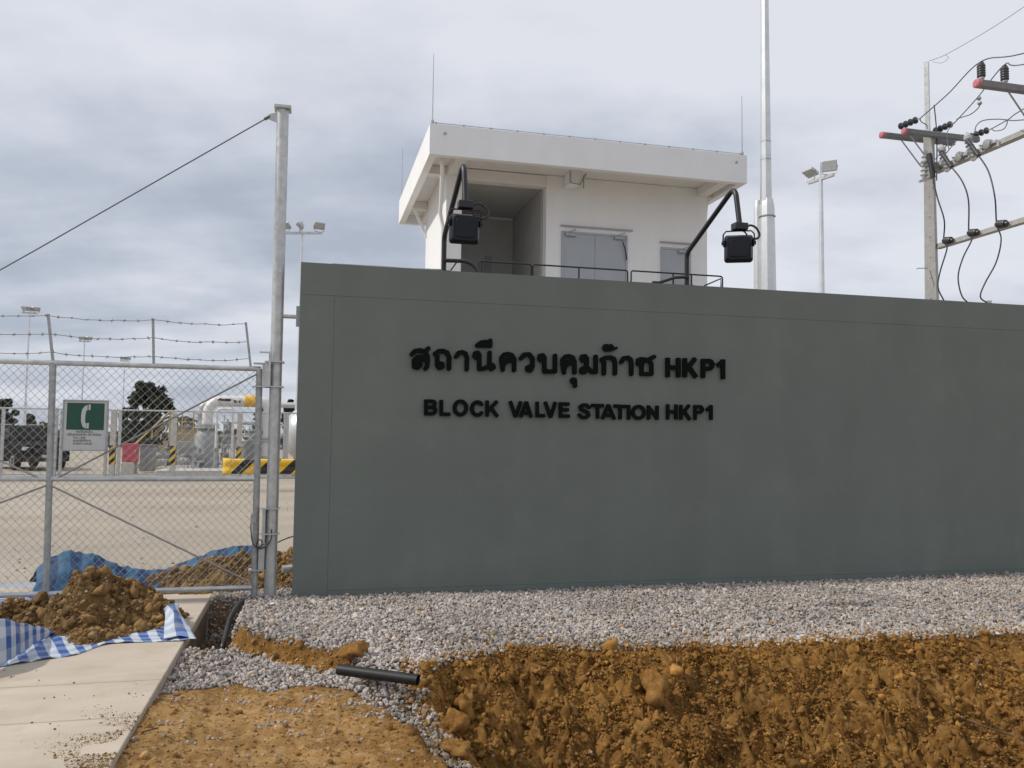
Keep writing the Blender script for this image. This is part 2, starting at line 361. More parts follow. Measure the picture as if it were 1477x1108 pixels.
def raw_mesh(name, V, F, m, pos=(0, 0, 0), frame='W', smooth=None, tint=None, parent=None):
    """big meshes straight from arrays; F is (n, 3) or (n, 4)"""
    if parent is not None: pos = ORG[parent.name]
    V = np.asarray(V, np.float32) - np.array(pos, np.float32); F = np.asarray(F, np.int32); k = F.shape[1]
    me = bpy.data.meshes.new(name)
    me.vertices.add(len(V)); me.vertices.foreach_set('co', V.ravel())
    me.loops.add(F.size); me.loops.foreach_set('vertex_index', F.ravel())
    me.polygons.add(len(F)); me.polygons.foreach_set('loop_start', np.arange(0, F.size, k, dtype=np.int32))
    if hasattr(me.polygons[0], 'loop_total'):
        try: me.polygons.foreach_set('loop_total', np.full(len(F), k, dtype=np.int32))
        except Exception: pass
    me.update(calc_edges=True); me.materials.append(m)
    me.polygons.foreach_set('use_smooth', np.full(len(F), bool(smooth)))
    if tint is not None:
        a = me.color_attributes.new('tint', 'FLOAT_COLOR', 'POINT')
        c = np.ones((len(V), 4), np.float32); c[:, :3] = tint; a.data.foreach_set('color', c.ravel())
    o = bpy.data.objects.new(name, me); link(o)
    if parent is not None: o.parent = parent
    elif frame == 'W': o.location = WW(*pos); o.rotation_euler = (0, 0, ANG)
    else: o.location = pos
    ORG[o.name] = np.array(pos, float)
    return o

def copy_tree(o, parent=None):
    c = o.copy(); link(c); c.parent = parent; ORG[c.name] = ORG[o.name]
    for ch in list(o.children): copy_tree(ch, c)
    return c

def sm(a, b, x):
    t_ = np.clip((x - a) / (b - a), 0, 1); return t_ * t_ * (3 - 2 * t_)
def _hash(ix, iy, seed):
    h = (ix.astype(np.int64) * 374761393 + iy.astype(np.int64) * 668265263 + seed * 974634111) & 0xFFFFFFFF
    h = ((h ^ (h >> 13)) * 1274126177) & 0xFFFFFFFF
    return ((h ^ (h >> 16)) & 0xFFFF) / 65535.0
def vnoise(x, y, seed=0):
    ix, iy = np.floor(x).astype(np.int64), np.floor(y).astype(np.int64); fx, fy = x - ix, y - iy
    fx = fx * fx * (3 - 2 * fx); fy = fy * fy * (3 - 2 * fy)
    a, b = _hash(ix, iy, seed), _hash(ix + 1, iy, seed); c, d = _hash(ix, iy + 1, seed), _hash(ix + 1, iy + 1, seed)
    return (a * (1 - fx) + b * fx) * (1 - fy) + (c * (1 - fx) + d * fx) * fy - 0.5
def fbm(x, y, o=4, seed=0, g=0.5):
    r, a = 0, 1.0
    for i in range(o):
        r = r + a * vnoise(x, y, seed + i * 17); x, y, a = x * 2.03 + 5.1, y * 2.03 - 3.7, a * g
    return r
def lumps(x, y, seed=0):
    """rounded cobble heights 0..1 (one dome per random cell)"""
    ix, iy = np.floor(x).astype(np.int64), np.floor(y).astype(np.int64); best = np.zeros_like(x)
    for dx in (-1, 0, 1):
        for dy in (-1, 0, 1):
            cx_, cy_ = ix + dx, iy + dy
            px_, py_ = cx_ + _hash(cx_, cy_, seed), cy_ + _hash(cx_, cy_, seed + 5); rr = 0.35 + 0.65 * _hash(cx_, cy_, seed + 9)
            q = 1 - ((x - px_) ** 2 + (y - py_) ** 2) / (rr * rr)
            best = np.maximum(best, np.sqrt(np.maximum(q, 0)) * rr)
    return best

def billow(x, y, lam, amps, seed=0):
    """soil-like relief: rounded clumps parted by sharp creases, octave over octave"""
    r = 0
    for i, a in enumerate(amps):
        l = lam * 0.5 ** i; q = 0.35 * vnoise(x / l * 1.7 + 9, y / l * 1.7, seed + 50 + i)
        r = r + a * np.abs(vnoise(x / l + q, y / l - q, seed + i * 13)) * 2.2
    return r

# ------------------------------------------------------------------ ground: yard sheet, excavated strip, gravel, driveway
def build_ground():
    b = MB(); far = 1500
    def q(x0, x1, y0, y1, z): b.add([(x0, y0, z), (x1, y0, z), (x1, y1, z), (x0, y1, z)], [(0, 1, 2, 3)])
    q(-far, far, 1.3, far, -0.012); q(-far, -0.74, -14, 1.3, -0.40); q(-far, -9, -14, 1.3, -0.012); q(16, far, -14, 1.3, -0.012); q(-far, far, -far, -14, -0.012)
    o = b.build('ground', M['yard'], smooth=None, fix=False); tag(o, kind='structure')
build_ground()

def edge_r(s): return np.interp(s, [0.5, 0.9, 1.13, 1.64, 2.2, 3.9, 6, 9], [2.3, 2.5, 2.30, 2.06, 2.20, 2.27, 2.36, 2.45]) + 0.10 * fbm(s * 2.3, s * 0 + 3.1, 4, 31)
def edge_l(s): return np.interp(s, [-0.6, -0.39, 0.08, 0.45, 0.62], [1.20, 1.38, 1.88, 2.2, 2.9]) + 0.06 * fbm(s * 4.0, s * 0 + 1.7, 3, 33)
def s_g(d): return np.interp(d, [2.2, 2.45, 2.75, 3.0, 3.4, 4.5], [0.50, 0.60, 0.70, 0.80, 0.92, 1.2]) + 0.09 * fbm(np.asarray(d) * 5.0, np.asarray(d) * 0 + 4.4, 3, 37) + 0.03 * fbm(np.asarray(d) * 19.0, np.asarray(d) * 0 + 1.4, 2, 38)
def mound_edge(s): return np.interp(s, [-0.74, -0.3, -0.08, 0.2, 0.5], [2.62, 2.36, 2.62, 2.52, 2.75]) + 0.08 * fbm(s * 5, s * 0, 3, 35)
def terr(s, y, fine=True):
    d = -y
    er, el, sg = edge_r(s), edge_l(s), s_g(d)
    base = -0.012 + 0.022 * fbm(s * 0.9, d * 0.9, 3, 1) + 0.03 * np.exp(-((d - el + 0.3) / 0.35) ** 2) * (s < 1)
    base = base - 0.03 * sm(1.2, 2.2, d)
    w = sm(sg + 0.06, sg + 0.42, s)
    # right: the cut face falls towards the trench and comes up again behind the viewer
    t = np.maximum(d - er, 0)
    zr = base - np.minimum(0.50 * t + 0.10 * t * t, 1.15) * (1 - sm(5.2, 7.2, d))
    rough = sm(-0.06, 0.10, d - er)
    if fine:
        L = billow(s, d, 0.30, (0.10, 0.082, 0.062, 0.048, 0.032), 41) + 0.06 * lumps(s / 0.15, d / 0.15, 42)
        right_smooth = 1 - 0.55 * sm(4.6, 6.0, s)
        zr = zr + rough * ((L - 0.16) * sm(-0.05, 0.5, d - er + 0.16) + 0.10 * fbm(s * 1.6, d * 1.6, 3, 45) * sm(0, 0.6, t)) * right_smooth
    # left: bank edge, lower gravel, trampled mound, gully
    drop = sm(-0.03, 0.09, d - el)
    zl = base + 0.035 * sm(0.9, 0.3, s) * sm(0.9, 1.4, d) * (1 - drop) - 0.065 * drop + 0.03 * drop * sm(-0.3, -0.65, s)
    me = mound_edge(s)
    md = sm(-0.1, 0.5, d - me)
    zl = zl + md * (0.045 + 0.03 * fbm(s * 1.7, d * 1.7, 3, 51) * sm(-0.74, -0.4, s)) - 0.05 * sm(3.4, 5, d)
    if fine:
        zl = zl + sm(-0.05, 0.1, d - me) * (billow(s, d, 0.16, (0.016, 0.012, 0.009, 0.006), 52) + 0.012 * fbm(s * 4, d * 4, 4, 53) - 0.012)
        face = np.exp(-((d - el - 0.05) / 0.09) ** 2); zl = zl + face * (billow(s, d, 0.20, (0.06, 0.05, 0.035, 0.02), 54) - 0.05)
    gz = sm(2.35, 2.9, d)
    fl = -0.11 - 0.20 * np.maximum(d - 2.45, 0); kf = gz * sm(-0.30, -0.12, s - sg); zl = zl * (1 - kf) + fl * kf
    z = zl * (1 - w) + zr * w
    # the narrow trench between slab and bank
    tr = sm(-0.40, -0.47, s) * sm(1.62, 1.5, d) * sm(-0.12, 0.08, d)
    z = z * (1 - tr) + (-0.34 + 0.02 * fbm(s * 8, d * 8, 3, 61)) * tr
    return z
def is_gravel(s, y):
    d = -y
    er, el, sg, me = edge_r(s), edge_l(s), s_g(d), mound_edge(s)
    up = (d < np.where(s > 0.72, er + 0.03, np.where(s > 0.5, 2.6, el))) & (s > -0.43)
    low = (d > el + 0.16) & (d < me) & (s < sg + 0.05)
    low &= ~((d < el + 0.18) & (d > el))
    gl = (np.abs(s - sg - 0.0) < 0.21 + 0.09 * fbm(s * 6, d * 6, 2, 71)) & (d > 2.2)
    tr = (s < -0.40) & (d < 1.55)
    return up | low | gl | tr

def build_excavation():
    ss = np.concatenate([np.arange(-0.74, 7.4, 0.0115), np.linspace(7.42, 9.2, 60), np.linspace(9.3, 16, 68)])
    dd = np.concatenate([np.linspace(-1.3, 1.14, 60), np.arange(1.16, 4.35, 0.0105), np.linspace(4.4, 7.5, 60), np.linspace(7.6, 14, 20)])
    S, D = np.meshgrid(ss, dd); Z = terr(S, -D)
    k = 0.085 * sm(0, 0.25, D - edge_r(S)) * sm(0.1, 0.5, S - s_g(D)) * (D < 4.6)      # push sideways too, so clumps overhang
    ox, oy = k * (fbm(S / 0.16, D / 0.16, 4, 301, 0.6)), k * (fbm(S / 0.16, D / 0.16, 4, 401, 0.6))
    V = np.stack([(S + ox).ravel(), (-D + oy).ravel(), Z.ravel()], 1)
    ns, nd = len(ss), len(dd)
    i, j = np.meshgrid(np.arange(ns - 1), np.arange(nd - 1)); a = (j * ns + i).ravel()
    F = np.stack([a, a + ns, a + ns + 1, a + 1], 1)
    dry = sm(0.9, 0.2, S) * sm(2.3, 2.8, D)                       # the trodden mound is drier, paler earth
    under = is_gravel(S, -D)
    g = 0.80 + 0.35 * vnoise(S * 5, D * 5, 81) + 0.0 * S
    T = np.stack([g * (1 + 0.38 * dry), g * (1 + 0.58 * dry), g * (1 + 1.25 * dry)], -1)
    T[under] = np.array([0.62, 0.80, 1.7]) * g[under][:, None]
    o = raw_mesh('excavated_earth', V, F, M['dirt'], smooth=True, tint=T.reshape(-1, 3).astype(np.float32))
    tag(o, kind='structure')
build_excavation()

import bmesh
def ico(sub):
    bm = bmesh.new(); bmesh.ops.create_icosphere(bm, subdivisions=sub, radius=1.0)
    V = np.array([v.co[:] for v in bm.verts]); F = np.array([[v.index for v in f.verts] for f in bm.faces]); bm.free(); return V, F
ICO = {k: ico(k) for k in (1, 2, 3)}
def variants(sub, n, rough, seed, facets=0):
    r = np.random.default_rng(seed); V, F = ICO[sub]; outv = []
    for k in range(n):
        rad = np.ones(len(V))
        if facets:
            for q in range(facets):
                nn = r.normal(size=3); nn /= np.linalg.norm(nn); dk = r.uniform(0.55, 0.9); dot = V @ nn
                rad = np.where(dot > 0.05, np.minimum(rad, dk / np.maximum(dot, 0.05)), rad)
        for fq, am in ((1.6, rough * 0.8), (3.4, rough * 0.7), (7.0, rough * 0.55), (13.0, rough * 0.3)):
            for q in range(3):
                w = r.normal(size=3) * fq; rad = rad + am / 2 * np.sin(V @ w + r.uniform(0, 6.28))
        W = V * rad[:, None] * r.uniform(0.75, 1.2, size=3)
        outv.append(W)
    return outv, F
def rotations(n, r):
    q = r.normal(size=(n, 4)); q /= np.linalg.norm(q, axis=1)[:, None]; w, x, y, z = q.T
    return np.stack([1 - 2 * (y * y + z * z), 2 * (x * y - z * w), 2 * (x * z + y * w), 2 * (x * y + z * w), 1 - 2 * (x * x + z * z), 2 * (y * z - x * w),
                     2 * (x * z - y * w), 2 * (y * z + x * w), 1 - 2 * (x * x + y * y)], 1).reshape(n, 3, 3)
def scatter(pos, size, sub, rough, facets, seed, squash=0.8):
    """many small lumps as one vertex / face array"""
    r = np.random.default_rng(seed); vs, F = variants(sub, 12, rough, seed, facets); n = len(pos); pick = r.integers(0, 12, n)
    base = np.stack(vs)[pick] * np.array([1, 1, squash]); R = rotations(n, r)
    V = np.einsum('nij,nkj->nki', R, base) * size[:, None, None] + pos[:, None, :]
    nv = V.shape[1]; FF = (F[None] + (np.arange(n) * nv)[:, None, None]).reshape(-1, 3)
    return V.reshape(-1, 3), FF, nv
def join(parts):
    V, F, T, b = [], [], [], 0
    for v, f, t_ in parts:
        V.append(v); F.append(f + b); T.append(t_); b += len(v)
    return np.concatenate(V), np.concatenate(F), np.concatenate(T)
def stone_tint(n, r, warm=0.0):
    g = np.clip(r.normal(0.98, 0.22, n), 0.45, 1.55); c = r.normal(0, 0.035, n) + 0.02 + warm
    return np.stack([g * (1 + c), g, g * (1 - c)], 1)

def build_gravel():
    r = np.random.default_rng(3)
    n = 200000
    s = r.uniform(-0.74, 9.6, n); y = -r.uniform(-1.25, 4.4, n)
    keep = is_gravel(s, y) & ~((y > -0.02) & (s > 0.05))
    keep &= ~((y < -2.9) & (s > 1.6))
    keep &= ~((s < -0.42) & (y < -0.25) & (y > -1.5) & (r.random(n) < 0.6))
    s, y = s[keep], y[keep]
    size = np.clip(r.lognormal(math.log(0.0130), 0.30, len(s)), 0.007, 0.028)
    z = terr(s, y, False) + r.uniform(-0.2, 1.1, len(s)) * size
    A = scatter(np.stack([s, y, z], 1), size, 1, 0.16, 4, 5, 0.78); tA = np.repeat(stone_tint(len(s), r) * (1 + 0.30 * fbm(s * 1.3, y * 1.3, 4, 77))[:, None] * np.where(((s < -0.42) & (y < -0.15) & (y > -1.5))[:, None], np.array([[0.62, 0.52, 0.42]]), 1.0), A[2], 0)
    mud = (r.random(len(s)) < 0.45 * np.exp(-np.maximum(edge_r(s) + y, 0) / 0.16) * (s > 0.75)) | (r.random(len(s)) < 0.03); tA = tA.reshape(len(s), -1, 3); tA[mud] *= np.array([0.80, 0.56, 0.28]); tA = tA.reshape(-1, 3)
    # stones that rolled onto the earth
    n = 2600; s2 = r.uniform(-0.72, 6.5, n); y2 = -r.uniform(1.3, 4.3, n)
    k2 = ((vnoise(s2 * 3.5, y2 * 3.5, 91) > 0.12) & (r.random(n) < 0.75)) | (r.random(n) < 0.07); k2 &= (s2 < 1.0) | (r.random(n) < 0.22)
    s2, y2 = s2[k2], y2[k2]; size2 = np.clip(r.lognormal(math.log(0.0115), 0.35, len(s2)), 0.005, 0.022)
    for qx, qy, qn in ((415, 1022, 26), (402, 1038, 18), (340, 1008, 14), (430, 1052, 10), (520, 1012, 34), (545, 1030, 22), (300, 1062, 8), (255, 1008, 16), (470, 1000, 16), (250, 1050, 9)):
        q = GL(qx, qy, -0.05); s2 = np.append(s2, q[0] + r.normal(0, 0.06, qn)); y2 = np.append(y2, q[1] + r.normal(0, 0.035, qn)); size2 = np.append(size2, r.uniform(0.007, 0.016, qn))
    z2 = terr(s2, y2) + 0.25 * size2
    B = scatter(np.stack([s2, y2, z2], 1), size2, 1, 0.16, 4, 6, 0.78); tB = np.repeat(stone_tint(len(s2), r, 0.05) * 0.88, B[2], 0)
    V, F, T = join([(A[0], A[1], tA), (B[0], B[1], tB)])
    o = raw_mesh('gravel', V, F, M['stone'], smooth=False, tint=T.astype(np.float32)); tag(o, kind='stuff'); print('stones', len(s) + len(s2))
build_gravel()

def build_yard_stones():
    r = np.random.default_rng(44); n = 3000; s = r.uniform(-9, 0.5, n); y = 1.4 + 16 * r.random(n) ** 1.6; k = fbm(s * 0.6, y * 0.6, 3, 12) + 0.25 * r.normal(size=n) > 0.05; s, y = s[k], y[k]
    size = np.minimum(0.006 * (1 - r.random(len(s)) * 0.995) ** -0.40, 0.022); v, f, nv = scatter(np.stack([s, y, size * 0.3 - 0.012], 1), size, 1, 0.2, 3, 45, 0.75)
    o = raw_mesh('yard_stones', v, f, M['stone'], smooth=False, tint=np.repeat(stone_tint(len(s), r, 0.08) * 0.8, nv, 0).astype(np.float32)); tag(o, kind='stuff')
build_yard_stones()

def build_crumbs():
    """loose crumbs and clods lying over the cut face, the mound and the slab's edge"""
    r = np.random.default_rng(11); parts = []
    def put(n, lo, hi, sub, rough, seed, dens, sunk=0.2, power=2.2, facets=0):
        s = r.uniform(-0.74, 7.2, n); y = -r.uniform(1.3, 4.3, n)
        k = dens(s, y, r.random(n)); s, y = s[k], y[k]
        u = r.random(len(s)); size = lo * (1 - u * (1 - (lo / hi) ** power)) ** (-1 / power)
        z = terr(s, y) + size * (0.5 - sunk)
        v, f, nv = scatter(np.stack([s, y, z], 1), size, sub, rough, facets, seed, 0.85)
        g = np.clip(r.normal(0.92, 0.24, len(s)), 0.55, 1.4); w = sm(0.9, 0.2, s)
        t_ = np.stack([g * (1 + .32 * w), g * (1 + .50 * w), g * (1 + 1.1 * w)], 1); parts.append((v, f, np.repeat(t_, nv, 0)))
    right = lambda s, y, q: (-y > edge_r(s) - 0.03) & (s > s_g(-y) + 0.10) & (q < 1 - 0.65 * sm(4.4, 6.2, s))
    left = lambda s, y, q: (-y > mound_edge(s) + 0.02) & (s < s_g(-y) - 0.14)
    face = lambda s, y, q: (np.abs(-y - edge_l(s) - 0.07) < 0.10) & (s < 0.55) & (s > -0.42)
    put(240000, 0.0030, 0.014, 1, 0.42, 21, right, 0.1)
    put(22000, 0.009, 0.034, 2, 0.42, 22, right, 0.15, 2.4, 3)
    put(330, 0.028, 0.066, 3, 0.34, 23, right, 0.45, 2.6, 4)
    put(1500, 0.010, 0.038, 2, 0.30, 30, lambda s, y, q: right(s, y, q) & (s < s_g(-y) + 0.75), 0.3, 2.0, 3)
    put(26000, 0.003, 0.011, 1, 0.30, 24, left)
    put(900, 0.009, 0.025, 2, 0.28, 25, left)
    put(90000, 0.003, 0.014, 1, 0.42, 26, face)
    put(9000, 0.010, 0.030, 2, 0.32, 27, face, 0.2, 2.2, 3)
    # a spill over the near corner of the slab
    n = 9000; s = -0.74 - np.abs(r.normal(0, 0.16, n)); y = -3.95 + r.normal(0, 0.40, n); k = (s > -1.6) & (vnoise(s * 7, y * 7, 5) > -0.12 + 0.5 * (-0.8 - s)); s, y = s[k], y[k]
    size = 0.0010 * (1 - r.random(len(s)) * 0.985) ** (-0.5); size = np.minimum(size, 0.008)
    v, f, nv = scatter(np.stack([s, y, size * 0.4], 1), size, 1, 0.3, 0, 28, 0.7); parts.append((v, f, np.repeat(np.tile([1.1, 1.35, 2.1], (len(s), 1)), nv, 0)))
    n = 260; s = r.uniform(-3.2, -0.76, n); y = r.uniform(-4.4, -1.7, n); k = vnoise(s * 3, y * 6, 8) > 0.22; s, y = s[k], y[k]
    size = r.uniform(0.0025, 0.008, len(s)); v, f, nv = scatter(np.stack([s, y, size * 0.4], 1), size, 1, 0.3, 0, 29, 0.7)
    parts.append((v, f, np.repeat(np.tile([0.8, 0.85, 1.0], (len(s), 1)), nv, 0)))
    V, F, T = join(parts); o = raw_mesh('loose_earth', V, F, M['dirt'], smooth=True, tint=T.astype(np.float32)); tag(o, kind='stuff')
build_crumbs()

CLODS = [((945, 990), 0.105, 'large pale clod standing out in the middle of the trench face'),
         ((512, 940), 0.095, 'ochre clod at the right end of the small bank, above the black pipe end'),
         ((652, 1050), 0.080, 'knobbly brown clod in the gully under the pipe end'),
         ((655, 1078), 0.070, 'smooth rounded clod near the bottom edge beside the gully gravel'),
         ((672, 1015), 0.075, 'yellowish clod just below the open end of the black pipe'),
         ((776, 960), 0.055, 'square broken clod near the top of the trench face')]
def terr1(s, y): return float(terr(np.array([s]), np.array([y]))[0])
def ground_hit(x, y):
    """where the sight line through a photo pixel meets the excavated ground"""
    d = ray(x, y)
    for Y in np.arange(3.2, 9, 0.01):
        p = CP + d * (Y / d[1]); l = Wl(p)
        if l[2] <= terr1(l[0], l[1]): return l
    return GL(x, y)
for i, ((px_, py_), sz, lab) in enumerate(CLODS):
    l = ground_hit(px_, py_ + 12); vs, F = variants(3, 1, 0.40, 320 + i, 4)
    V = vs[0] * sz * np.array([0.95, 0.95, 0.9]); pos = (l[0], l[1], terr1(l[0], l[1]) + sz * (0.45 if i != 1 else 0.6))
    o = raw_mesh('earth_clod', V + np.array(pos), F, M['dirt'], pos=pos, smooth=True, tint=np.full((len(V), 3), 0.95, np.float32) * np.array([1.05, 1.05, 1.1], np.float32))
    tag(o, lab, 'clod', 'larger clods in the dug earth')

def build_driveway():
    b = MB(); ys = [-14, -8.2, -6.1, -5.35, -4.65, -3.95, -3.25, -2.55, -1.2, 1.0]
    for a, c in zip(ys[:-1], ys[1:]):
        b.box(-9, -0.742, a + 0.003, c - 0.003, -0.075, 0.0)
    o = b.build('driveway', M['slab'], bevel=0.008); tag(o, kind='structure')
    b = MB(); b.box(-8.99, -0.748, -13.9, 0.98, -0.39, -0.077); o = b.build('driveway_base', M['slabside'], smooth=None); tag(o, kind='structure')
build_driveway()

# ------------------------------------------------------------------ the grey wall
WALL_Z = 3.21
wall = thing('boundary_wall', 'long grey painted concrete wall carrying the black station lettering', 'wall', (0, 0, 0))
def build_wall():
    b = MB(); g = 0.0030
    b.box(0, 14, 0.005, 0.25, -0.6, WALL_Z)
    b.box(0, 14, 0, 0.005, 2.894 + g, WALL_Z); b.box(0, 0.329 - g, 0, 0.005, -0.6, 2.894 - 0.0005)
    b.box(0.329, 13.6, 0.0, 0.005, 0.052 + g, 2.894)
    b.box(0.329, 14, 0, 0.005, -0.6, 0.052)
    b.build('wall_body', M['wall'], wall, smooth=None)
    b = MB(); b.tube([(0.30, 0.10, WALL_Z + 0.012), (0.8, 0.12, WALL_Z + 0.02), (1.0, 0.10, WALL_Z + 0.012), (1.40, 0.10, WALL_Z + 0.02)], 0.014, 8)
    b.build('conduit', M['galvdark'], wall)
build_wall()

# raised letters: strokes traced in the wall's plane, thickened and cut out as solid characters
def seg_sd(px_, py_, a, b, r, square):
    ax, ay = a; bx, by = b; dx, dy = bx - ax, by - ay; L = math.hypot(dx, dy) + 1e-9; ux, uy = dx / L, dy / L
    t_ = (px_ - ax) * ux + (py_ - ay) * uy; n_ = np.abs(-(px_ - ax) * uy + (py_ - ay) * ux)
    if square:
        qx = np.abs(t_ - L / 2) - L / 2; qy = n_ - r
        return np.minimum(np.maximum(qx, qy), 0) + np.hypot(np.maximum(qx, 0), np.maximum(qy, 0))
    tc_ = np.clip(t_, 0, L); return np.hypot(t_ - tc_, n_) - r
def letter_mesh(strokes, r, square, depth, step=0.0075):
    pts = np.array([p for st in strokes for p in st]); lo, hi = pts.min(0) - r - 0.015, pts.max(0) + r + 0.015
    nx, ny = int((hi[0] - lo[0]) / step) + 2, int((hi[1] - lo[1]) / step) + 2
    X, Y = np.meshgrid(lo[0] + np.arange(nx) * step, lo[1] + np.arange(ny) * step); Fd = np.full(X.shape, 9.0)
    for st in strokes:
        for a, b in zip(st[:-1], st[1:]): Fd = np.minimum(Fd, seg_sd(X, Y, a, b, r, square))
    Fd = np.where(np.abs(Fd) < 1e-6, 1e-6, Fd); v, f = [], []; idx = {}
    def vid(p, dep):
        k = (round(p[0], 5), round(p[1], 5), dep)
        if k not in idx: idx[k] = len(v); v.append((p[0], -dep, p[1]))
        return idx[k]
    for j in range(ny - 1):
        for i in range(nx - 1):
            cs = [(i, j), (i + 1, j), (i + 1, j + 1), (i, j + 1)]; q = [Fd[y_, x_] for x_, y_ in cs]
            if all(t_ > 0 for t_ in q): continue
            poly, cross = [], []
            for k in range(4):
                (x0, y0), (x1, y1) = cs[k], cs[(k + 1) % 4]; a, b = q[k], q[(k + 1) % 4]
                if a <= 0: poly.append((X[y0, x0], Y[y0, x0]))
                if (a <= 0) != (b <= 0):
                    w = a / (a - b); p = (X[y0, x0] + w * (X[y1, x1] - X[y0, x0]), Y[y0, x0] + w * (Y[y1, x1] - Y[y0, x0])); poly.append(p); cross.append((p, a <= 0))
            if len(poly) >= 3: f.append(tuple(vid(p, depth) for p in poly))
            if len(cross) == 2:
                (p0, in0), (p1, _) = cross
                if not in0: p0, p1 = p1, p0
                f.append((vid(p0, depth), vid(p0, 0.006), vid(p1, 0.006), vid(p1, depth)))
    return v, f

def crop(x0, y0, k): return lambda p: Wp(x0 + p[0] / k, y0 + p[1] / k, 0.0)[::2]
def ell(cx_, cy_, rx, ry, a0=0, a1=360, n=18): return [(cx_ + rx * math.cos(math.radians(a0 + (a1 - a0) * i / n)), cy_ - ry * math.sin(math.radians(a0 + (a1 - a0) * i / n))) for i in range(n + 1)]
c1, c2, c3, c4, c5 = crop(580, 480, 8.206), crop(740, 480, 7.033), crop(940, 500, 9.233), crop(600, 560, 6.154), crop(570, 470, 2.954)
THAI = [
 (c1, 27 / 8.2, [[(112, 258), (150, 220), (210, 212), (262, 228), (295, 275), (300, 330), (292, 400), (275, 425)], [(270, 222), (305, 190)], [(140, 405), (138, 330), (175, 292), (232, 290), (270, 325)], [(140, 405), (182, 415), (212, 385), (202, 345), (170, 350), (165, 385)]]),
 (c1, 27 / 8.2, [[(388, 250), (430, 222), (480, 218), (528, 238), (552, 292), (550, 425)], [(388, 250), (412, 280), (413, 390), (440, 420), (472, 405), (470, 372), (440, 368)]]),
 (c1, 26 / 8.2, [[(636, 285), (662, 243), (708, 232), (748, 252), (764, 302), (760, 435)]]),
 (c1, 26 / 8.2, [[(850, 278), (858, 245), (890, 240), (910, 262), (905, 290), (870, 298), (850, 278)], [(910, 265), (908, 430), (960, 428), (1028, 392)], [(1030, 240), (1028, 400), (1052, 432), (1080, 412), (1065, 382), (1030, 395)]]),
 (c1, 25 / 8.2, [[(885, 155), (1035, 155)], [(885, 150), (930, 118), (990, 112), (1035, 145)], [(1038, 95), (1038, 160)]]),
 (c1, 26 / 8.2, [[(1186, 440), (1172, 350), (1170, 300), (1200, 262), (1245, 254), (1292, 266), (1322, 312), (1320, 445)], [(1180, 345), (1235, 318), (1280, 330)], [(1190, 400), (1195, 365), (1235, 345)]]),
 (c2, 23 / 7.03, [[(76, 262), (108, 224), (158, 222), (192, 262), (192, 345), (172, 385), (142, 378), (140, 355), (170, 345)]]),
 (c2, 23 / 7.03, [[(262, 262), (268, 235), (298, 232), (313, 255), (300, 278), (270, 278)], [(313, 255), (313, 395), (420, 395), (420, 235)]]),
 (c2, 23 / 7.03, [[(512, 405), (497, 320), (498, 275), (525, 245), (560, 240), (600, 255), (617, 300), (617, 405)], [(505, 322), (545, 298), (580, 305)], [(515, 370), (518, 342), (548, 325)]]),
 (c2, 22 / 7.03, [[(592, 490), (600, 475), (618, 478), (622, 500), (600, 500)], [(620, 480), (622, 540)]]),
 (c2, 23 / 7.03, [[(690, 268), (696, 243), (724, 240), (742, 262), (728, 285), (700, 284)], [(742, 262), (740, 340), (715, 358), (690, 372), (690, 400), (718, 402), (730, 372)], [(738, 345), (790, 398), (832, 400), (832, 245)]]),
 (c2, 23 / 7.03, [[(894, 275), (930, 256), (980, 252), (1018, 268), (1028, 315), (1027, 415)], [(894, 275), (916, 305), (915, 415)]]),
 (c2, 14 / 7.03, [[(932, 182), (912, 160), (922, 132), (948, 130), (952, 158), (930, 165)], [(948, 130), (965, 150), (985, 128), (1006, 150), (990, 178), (940, 182)], [(1000, 172), (1040, 158)]]),
 (c2, 23 / 7.03, [[(1092, 298), (1112, 262), (1158, 254), (1186, 275), (1194, 320), (1192, 420)]]),
 (c2, 22 / 7.03, [[(1258, 310), (1262, 280), (1290, 268), (1312, 292), (1296, 322), (1262, 318)], [(1312, 292), (1298, 330), (1296, 420), (1396, 420), (1396, 320), (1372, 282)], [(1322, 270), (1345, 285), (1380, 268), (1422, 246)]]),
]
LATIN1 = [
 (c3, 32 / 9.23, [[(203, 150), (203, 410)], [(343, 152), (343, 412)], [(203, 280), (343, 280)]]),
 (c3, 32 / 9.23, [[(430, 156), (430, 412)], [(432, 330), (572, 158)], [(480, 262), (582, 414)]]),
 (c3, 31 / 9.23, [[(672, 165), (672, 420)], [(660, 194), (770, 194)], [(764, 194), (795, 218)], [(795, 212), (802, 262)], [(802, 255), (766, 296)], [(776, 294), (660, 298)]]),
 (c3, 31 / 9.23, [[(937, 172), (937, 436)], [(940, 198), (862, 258)]]),
]
q6 = 6.154; q3 = 2.954
